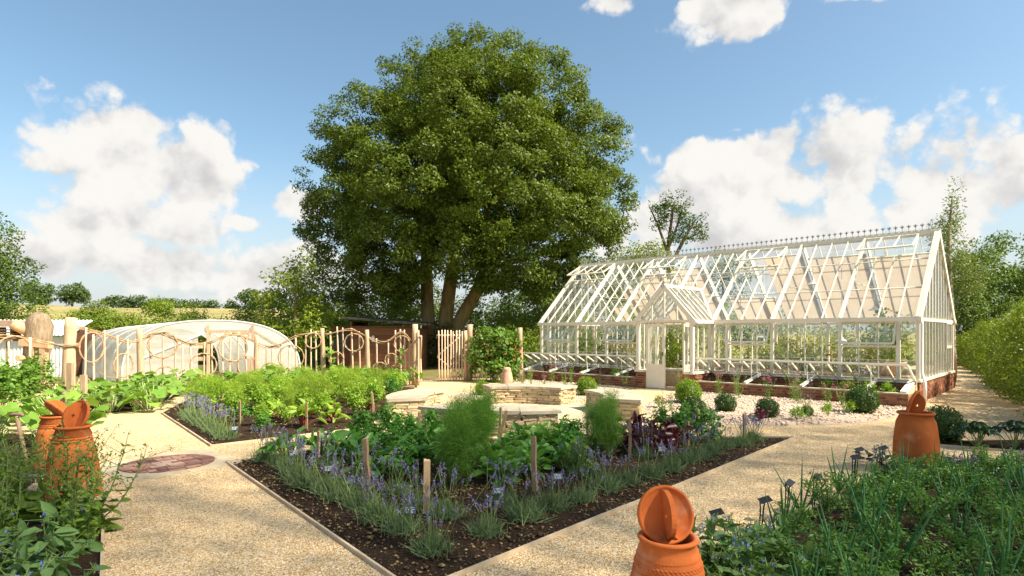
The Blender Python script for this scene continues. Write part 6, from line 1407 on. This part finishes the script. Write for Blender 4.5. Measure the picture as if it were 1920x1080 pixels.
row('red_chard', 'red', [(1.75, 7.95), (2.0, 8.2), (1.7, 8.45), (2.05, 8.6), (1.85, 8.85), (2.3, 8.45)], 'dark red chard in the right half of the front bed, %s from the camera', 'chard', 'red chard', .9, 1.15)
row('parsley', 'parsley', [(2.45, 8.75), (2.7, 9.1), (2.3, 9.1), (2.95, 8.9)], 'parsley behind the red chard, %s from the left', 'parsley', 'parsley behind the red chard', 1.1, 1.4)
place('bolting_lettuce', PR_['lettuce'][0], (.74, 6.85, .04), 'thin yellowing bolted lettuce on the bare soil of the front bed', 'lettuce', None, 1.15)
place('bolting_lettuce', PR_['lettuce'][0], (.86, 6.55, .04), 'small yellowing lettuce beside the slate label on bare soil', 'lettuce', None, .7)
# ---- left bed
ea, eb, vK = Vector((-.625, .78)), Vector((.736, .677)), Vector(LB_K)
def lb(a, b): p = vK + ea * a + eb * b; return (p.x, p.y)
for i, a in enumerate(np.arange(.35, 4.0, .42)):
    x, y = lb(a, .32); place('lavender', PR_['lavtall'][i % 2], (x, y, .03), 'lavender along the path side of the left bed, %s from the near corner' % ORD[i], 'lavender', 'lavender of the left bed', random.uniform(.95, 1.2))
RT = ['chard', 'lparsley', 'chard', 'lparsley', 'dill', 'lparsley', 'dill', 'lparsley', 'dill', 'lparsley', 'dill', 'lparsley', 'dill', 'dill']
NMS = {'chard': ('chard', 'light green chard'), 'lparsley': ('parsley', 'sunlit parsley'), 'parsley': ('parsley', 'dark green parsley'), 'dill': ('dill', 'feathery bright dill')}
sh_poly = LEFT_BED
for ri, a in enumerate(np.arange(.55, 8.6, .66)):
    kk = RT[ri]; ci = 0
    for b in np.arange(.95, 9.5, .62 if kk != 'dill' else .66):
        x, y = lb(a + random.uniform(-.08, .08), b + random.uniform(-.1, .1))
        if not inside(sh_poly, np.array(x), np.array(y)) or edge_dist(sh_poly, np.array(x), np.array(y)) < .28: continue
        if random.random() < .10: k2 = 'parsley'
        elif kk == 'dill' and random.random() < .25: k2 = 'lparsley'
        elif kk == 'lparsley' and random.random() < .15: k2 = 'chard'
        else: k2 = kk
        nm, dsc = NMS[k2]; place(nm, pick(k2), (x, y, .04), '%s, %s from the left in the %s row of the left bed' % (dsc, ORD[ci], ORD[ri]), nm, 'vegetables of the left bed', random.uniform(.8, 1.25) * (1.0 if ri < 3 else 1.05)); ci += 1
# ---- squash along the fence
SQ = [(-7.9, 12.9), (-8.6, 12.6), (-8.3, 13.6), (-9.0, 13.3), (-9.5, 12.7), (-8.7, 14.3), (-9.5, 14.2), (-9.0, 15.0), (-9.7, 15.1), (-8.95, 15.9), (-9.75, 15.9), (-8.4, 16.6), (-7.6, 17.1), (-6.8, 17.8), (-5.9, 18.2), (-5.0, 18.45), (-4.2, 18.5), (-3.5, 18.3)]
for i, (x, y) in enumerate(SQ): place('squash_plant', pick('squash'), (x, y, .03), 'big-leaved squash plant, %s counting from the left path along the fence' % ORD[i], 'squash', 'squash along the willow fence', random.uniform(.85, 1.15))
for i, (x, y, s) in enumerate(((-5.75, 18.75, 1.0), (-3.5, 18.9, .9))):
    r = np.random.default_rng(300 + i); n = 9; zz = np.linspace(.4, 1.35, n); P = np.stack([r.normal(size=n) * .07, r.normal(size=n) * .05, zz], 1)
    place('climbing_squash', [('leaves', leaves('leaves', P, r.normal(size=(n, 3)) * np.array([1, .6, .3]) + np.array([0, -.4, -.2]), np.array([[0, -.7, .8]]) + .3 * r.normal(size=(n, 3)), r.uniform(.16, .28, n), .2, M['squash_leaf'], 'lobed')), ('stem', MB().tube([(0, 0, 0), (.05, 0, .5), (-.04, 0, 1.0), (.03, 0, 1.45)], .008, 5).mesh('stem', M['pale_stem']))],
          (x, y, 0), 'squash shoot climbing the willow fence, %s' % ('near its middle' if i == 0 else 'beside the left gate post'), 'squash', None, s, 0)
for i, (x, y) in enumerate(((-10.35, 11.9), (-9.85, 11.9), (-10.35, 12.7), (-10.6, 11.2), (-10.1, 11.0), (-9.6, 11.1))): place('tomato_plant', pick('tomato'), (x, y, .03), 'bushy bean plant left of the big fence post, %s from the back' % ORD[i], 'bean plant', 'beans left of the big fence post', random.uniform(.85, 1.05))
for i, (x, y) in enumerate(((-8.6, 11.2), (-8.0, 10.3), (-9.0, 10.2), (-7.4, 9.6), (-8.3, 9.4), (-6.9, 8.9))): place('squash_plant', pick('squash'), (x, y, .03), 'big-leaved squash behind the left pair of forcers, %s from the back' % ORD[i], 'squash', 'squash behind the forcers', random.uniform(.75, .95))
for i, (x, y) in enumerate(((-8.35, 12.2), (-7.9, 12.35), (-8.75, 12.05), (-9.1, 12.2))): place('pink_flower_plant', pick('valerian'), (x, y, .02), 'small pink-flowered plant edging the squash, %s' % ('second from the path', 'nearest the path', 'third from the path', 'farthest from the path')[i], 'flower', 'pink flowers by the squash', .55)
# ---- bottom-left corner bed
for i, (x, y) in enumerate(((-3.55, 5.0), (-3.95, 5.2), (-4.4, 5.3), (-4.8, 5.45), (-3.9, 4.55), (-4.35, 4.7), (-4.9, 4.9), (-3.35, 4.5), (-5.3, 5.3), (-4.1, 4.1), (-4.7, 4.3), (-3.7, 4.0), (-5.2, 5.9), (-5.7, 5.7))):
    place('mustard_plant', pick('mustard'), (x, y, .03), 'bolted mustard plant in the bottom-left corner, %s planted from the path' % ORD[i], 'mustard plant', 'mustard in the corner bed', random.uniform(.78, 1.0))
for i, (x, y) in enumerate(((-2.95, 3.75), (-3.2, 3.55), (-2.55, 3.3), (-2.95, 3.25), (-3.4, 3.75), (-3.3, 3.2), (-2.6, 3.0), (-3.6, 3.5))):
    place('borage', pick('borage'), (x, y, .02), 'blue-flowered borage at the bottom-left edge, %s planted from the path' % ORD[i], 'borage', 'borage in the corner bed', random.uniform(.72, .9))
# ---- onion and carrot bed
ci = 0
for j in range(11):
    for i in range(13):
        x = 1.35 + i * .50 + random.uniform(-.1, .1); y = 2.5 + j * .46 + random.uniform(-.1, .1)
        if x - .55 < (y - 3.62) * 1.035 + .35 or not inside(RIGHT_BED, np.array(x), np.array(y)) or x > y * .93 + .2 or y < 3.0: continue
        if y > 6.7 and x > 4.5: continue
        place('carrot_tuft', pick('carrot'), (x, y, .03), 'feathery carrot tops, %s from the left in the %s row of the onion bed' % (ORD[i], ORD[j]), 'carrot', 'carrots of the onion bed', random.uniform(.95, 1.35)); ci += 1
oi = 0
for j in range(9):
    for i in range(9):
        x = 1.5 + i * .55 + random.uniform(-.2, .2); y = 3.1 + j * .42 + random.uniform(-.12, .12)
        if x - .4 < (y - 3.62) * 1.035 + .25 or not inside(RIGHT_BED, np.array(x), np.array(y)) or x > y * .92 or y > 6.6: continue
        place('onion_plant', pick('onion'), (x, y, .02), 'long hollow-leaved onion, %s from left in the %s line of the bed' % (ORD[i], ORD[j]), 'onion', 'onions of the onion bed', random.uniform(.8, 1.12)); oi += 1
for i, (x, y, s) in enumerate(((1.28, 3.85, .85), (1.45, 3.55, .8), (1.62, 3.95, .7), (1.85, 3.6, .6), (1.3, 3.3, .7))): place('borage', pick('borage'), (x, y, .0), 'blue-flowered borage beside the front forcer, %s planted from the path' % ORD[i], 'borage', 'borage by the front forcer', s)
for i, (x, y) in enumerate(((4.62, 6.85), (5.3, 7.05), (5.65, 7.2), (6.0, 7.1), (6.3, 7.15), (4.7, 7.5), (5.5, 6.8), (6.7, 7.0))): place('ajuga', pick('ajuga'), (x, y, .03), 'dark-leaved bugle round the bellied forcer, %s from the left' % ORD[i], 'bugle', 'bugle plants', 1.1)
for i, (x, y) in enumerate(((5.35, 6.55), (5.75, 6.6), (4.75, 6.6), (6.1, 6.5))):
    r = np.random.default_rng(330 + i); n = 36; P = r.normal(size=(n, 3)) * np.array([.10, .05, .02]) + np.array([0, 0, .16]); place('white_flowers', [('flowers', leaves('flowers', P, r.normal(size=(n, 3)), np.array([[0, -.3, 1]]) + .5 * r.normal(size=(n, 3)), .035, .028, M['white_flower'])), ('leaves', PR_['ajuga'][0][0][1])], (x, y, .02), 'low white bedding flowers near the bellied forcer, %s from the camera side' % ORD[i], 'flower', 'white bedding flowers', .9)
for i, (x, y, s) in enumerate(((6.75, 8.55, 1.0), (7.25, 8.5, 1.05), (7.7, 8.45, 1.1), (7.1, 8.95, .9), (8.2, 8.6, 1.1))): place('hellebore', pick('hell'), (x, y, .03), 'dark hellebore in the strip bed right of the box ball, %s from the left' % ORD[i], 'hellebore', 'hellebores', s)
# ---- clipped box balls
for x, y, rr_, kind, lab in ((6.68, 9.15, .285, 'box', 'big dark clipped box ball behind the bellied forcer'), (7.34, 12.35, .30, 'box', 'clipped box ball against the right-hand cold frame wall'), (4.54, 12.55, .215, 'box', 'clipped box ball in the shingle, left of the purple-leaved one'), (5.02, 11.6, .215, 'box', 'clipped box ball half hidden by a purple-leaved plant in the shingle'),
                         (3.53, 11.5, .235, 'box', 'lower dark box ball beside the porch path'), (4.18, 14.0, .30, 'boxl', 'bright yellow-green box ball in front of the porch'), (1.98, 15.7, .27, 'boxl', 'bright box ball right of the far stone seat'), (-.78, 15.9, .20, 'boxl', 'small bright box ball left of the far stone seat'), (5.95, 11.9, .12, 'box', 'tiny box ball in the shingle')):
    place('box_ball', pick(kind), (x, y, rr_ * .92), lab, 'box ball', 'clipped box balls', rr_, random.uniform(0, 6))
# ---- loose flowers in the shingle and before the greenhouse
fl_ = [gw(-x, -y + .55) for x, y in ((.9, 2.2), (1.6, 2.05), (2.3, 2.3), (3.0, 2.1), (3.7, 2.4), (4.3, 2.15), (3.4, 2.9), (2.0, 2.8), (7.2, 2.3), (8.2, 2.2), (9.3, 2.3), (10.2, 2.2), (11.2, 2.3), (12.0, 2.2), (4.9, 3.1), (1.0, 3.0))]
for i, (x, y, z) in enumerate(fl_):
    kk = 'verbena' if i % 2 == 0 else 'valerian'
    place('verbena' if kk == 'verbena' else 'valerian', pick(kk), (x, y, .02), ('thin-stemmed mauve verbena' if kk == 'verbena' else 'airy pink valerian') + ' in front of the cold frames, %s counting from the right' % ORD[i], 'flower', 'flowers before the cold frames', random.uniform(.9, 1.25))
for i, (x, y) in enumerate(((.9, 16.6), (.3, 17.2), (-.4, 17.0), (1.6, 17.6), (-.9, 18.2), (.6, 18.4), (-1.0, 16.9))): place('verbena' if i % 2 else 'valerian', pick('verbena' if i % 2 else 'valerian'), (x, y, .02), 'wild flowers behind the far stone seat, %s from the seat' % ORD[i], 'flower', 'flowers behind the far seat', random.uniform(.85, 1.1))
for i, (x, y, k_) in enumerate(((3.9, 11.6, 'lav'), (4.75, 11.25, 'red'), (5.45, 11.3, 'lparsley'), (6.3, 11.75, 'lparsley'), (5.75, 11.45, 'verbena'), (3.4, 12.6, 'valerian'), (3.3, 13.3, 'lparsley'), (2.95, 11.6, 'valerian'), (6.9, 12.0, 'lparsley'))):
    place({'lav': 'lavender', 'red': 'purple_leaf_plant', 'lparsley': 'shingle_plant', 'verbena': 'verbena', 'valerian': 'valerian'}[k_], pick(k_), (x, y, .03), '%s in the shingle bed, %s planted from the seats' % ({'lav': 'lavender', 'red': 'purple-leaved plant', 'lparsley': 'small green plant', 'verbena': 'mauve verbena', 'valerian': 'pink valerian'}[k_], ORD[i]), 'plant', 'plants of the shingle bed', {'lparsley': .6, 'red': .6}.get(k_, .8))
# ---- strawberries in the cold frames
for i, (x, y) in enumerate(((.5, 1.2), (.9, .9), (1.4, 1.15), (1.9, .8), (2.5, 1.1), (7.0, .9), (8.3, 1.0), (9.6, .9))):
    g_ = gw(-x, -y * .66); place('leafy_plant', pick('lparsley'), (g_[0], g_[1], .13), 'low leafy plant in the cold frames, %s from the right' % ORD[i], 'plant', 'plants in the cold frames', .85)
# ---- plants growing inside the greenhouse
for i, (x, y, rad, h, mat) in enumerate(((.75, .9, .42, 2.4, 'lime_leaf'), (1.9, 1.2, .45, 1.5, 'mid_leaf'), (2.9, 1.3, .45, 1.35, 'mid_leaf'), (3.9, 1.4, .4, 1.4, 'hedge_leaf'), (7.4, 1.3, .5, 1.5, 'hedge_leaf'), (8.6, 1.0, .4, 1.2, 'lime_leaf'), (9.8, 1.4, .5, 1.6, 'mid_leaf'), (11.2, 1.2, .45, 1.5, 'hedge_leaf'), (1.6, 3.8, .5, 1.6, 'hedge_leaf'), (4.6, 3.8, .5, 1.5, 'mid_leaf'), (9.0, 3.8, .5, 1.7, 'hedge_leaf'))):
    c = gw(-x, y); lo = [((c[0], c[1], h * .72), (rad, rad, h * .28)), ((c[0], c[1], h * .4), (rad * .9, rad * .9, h * .25))]
    tree('potted_plant', (c[0], c[1], 0), lo, [([(c[0], c[1], 0), (c[0], c[1], h * .8)], [.02, .01])], 'leafy plant growing inside the greenhouse, %s from the right' % ORD[i], mat, 'thin_bark', 'plant', 'plants inside the greenhouse', .2, 7, 16, .11, seed=400 + i, shape='leaf', wr=.6)
for nm_ in ('leaves', 'stalks', 'stems', 'foliage', 'crown', 'flowers', 'flower_spikes', 'flower_stalks', 'buds'):
    for o in bpy.data.objects:
        if o.parent is not None and o.type == 'MESH' and o.name.split('.')[0] == nm_: o['kind'] = 'stuff'
print('TRIS', sum(len(m.loops) - 2 * len(m.polygons) for m in bpy.data.meshes), 'OBJS', len(bpy.data.objects))
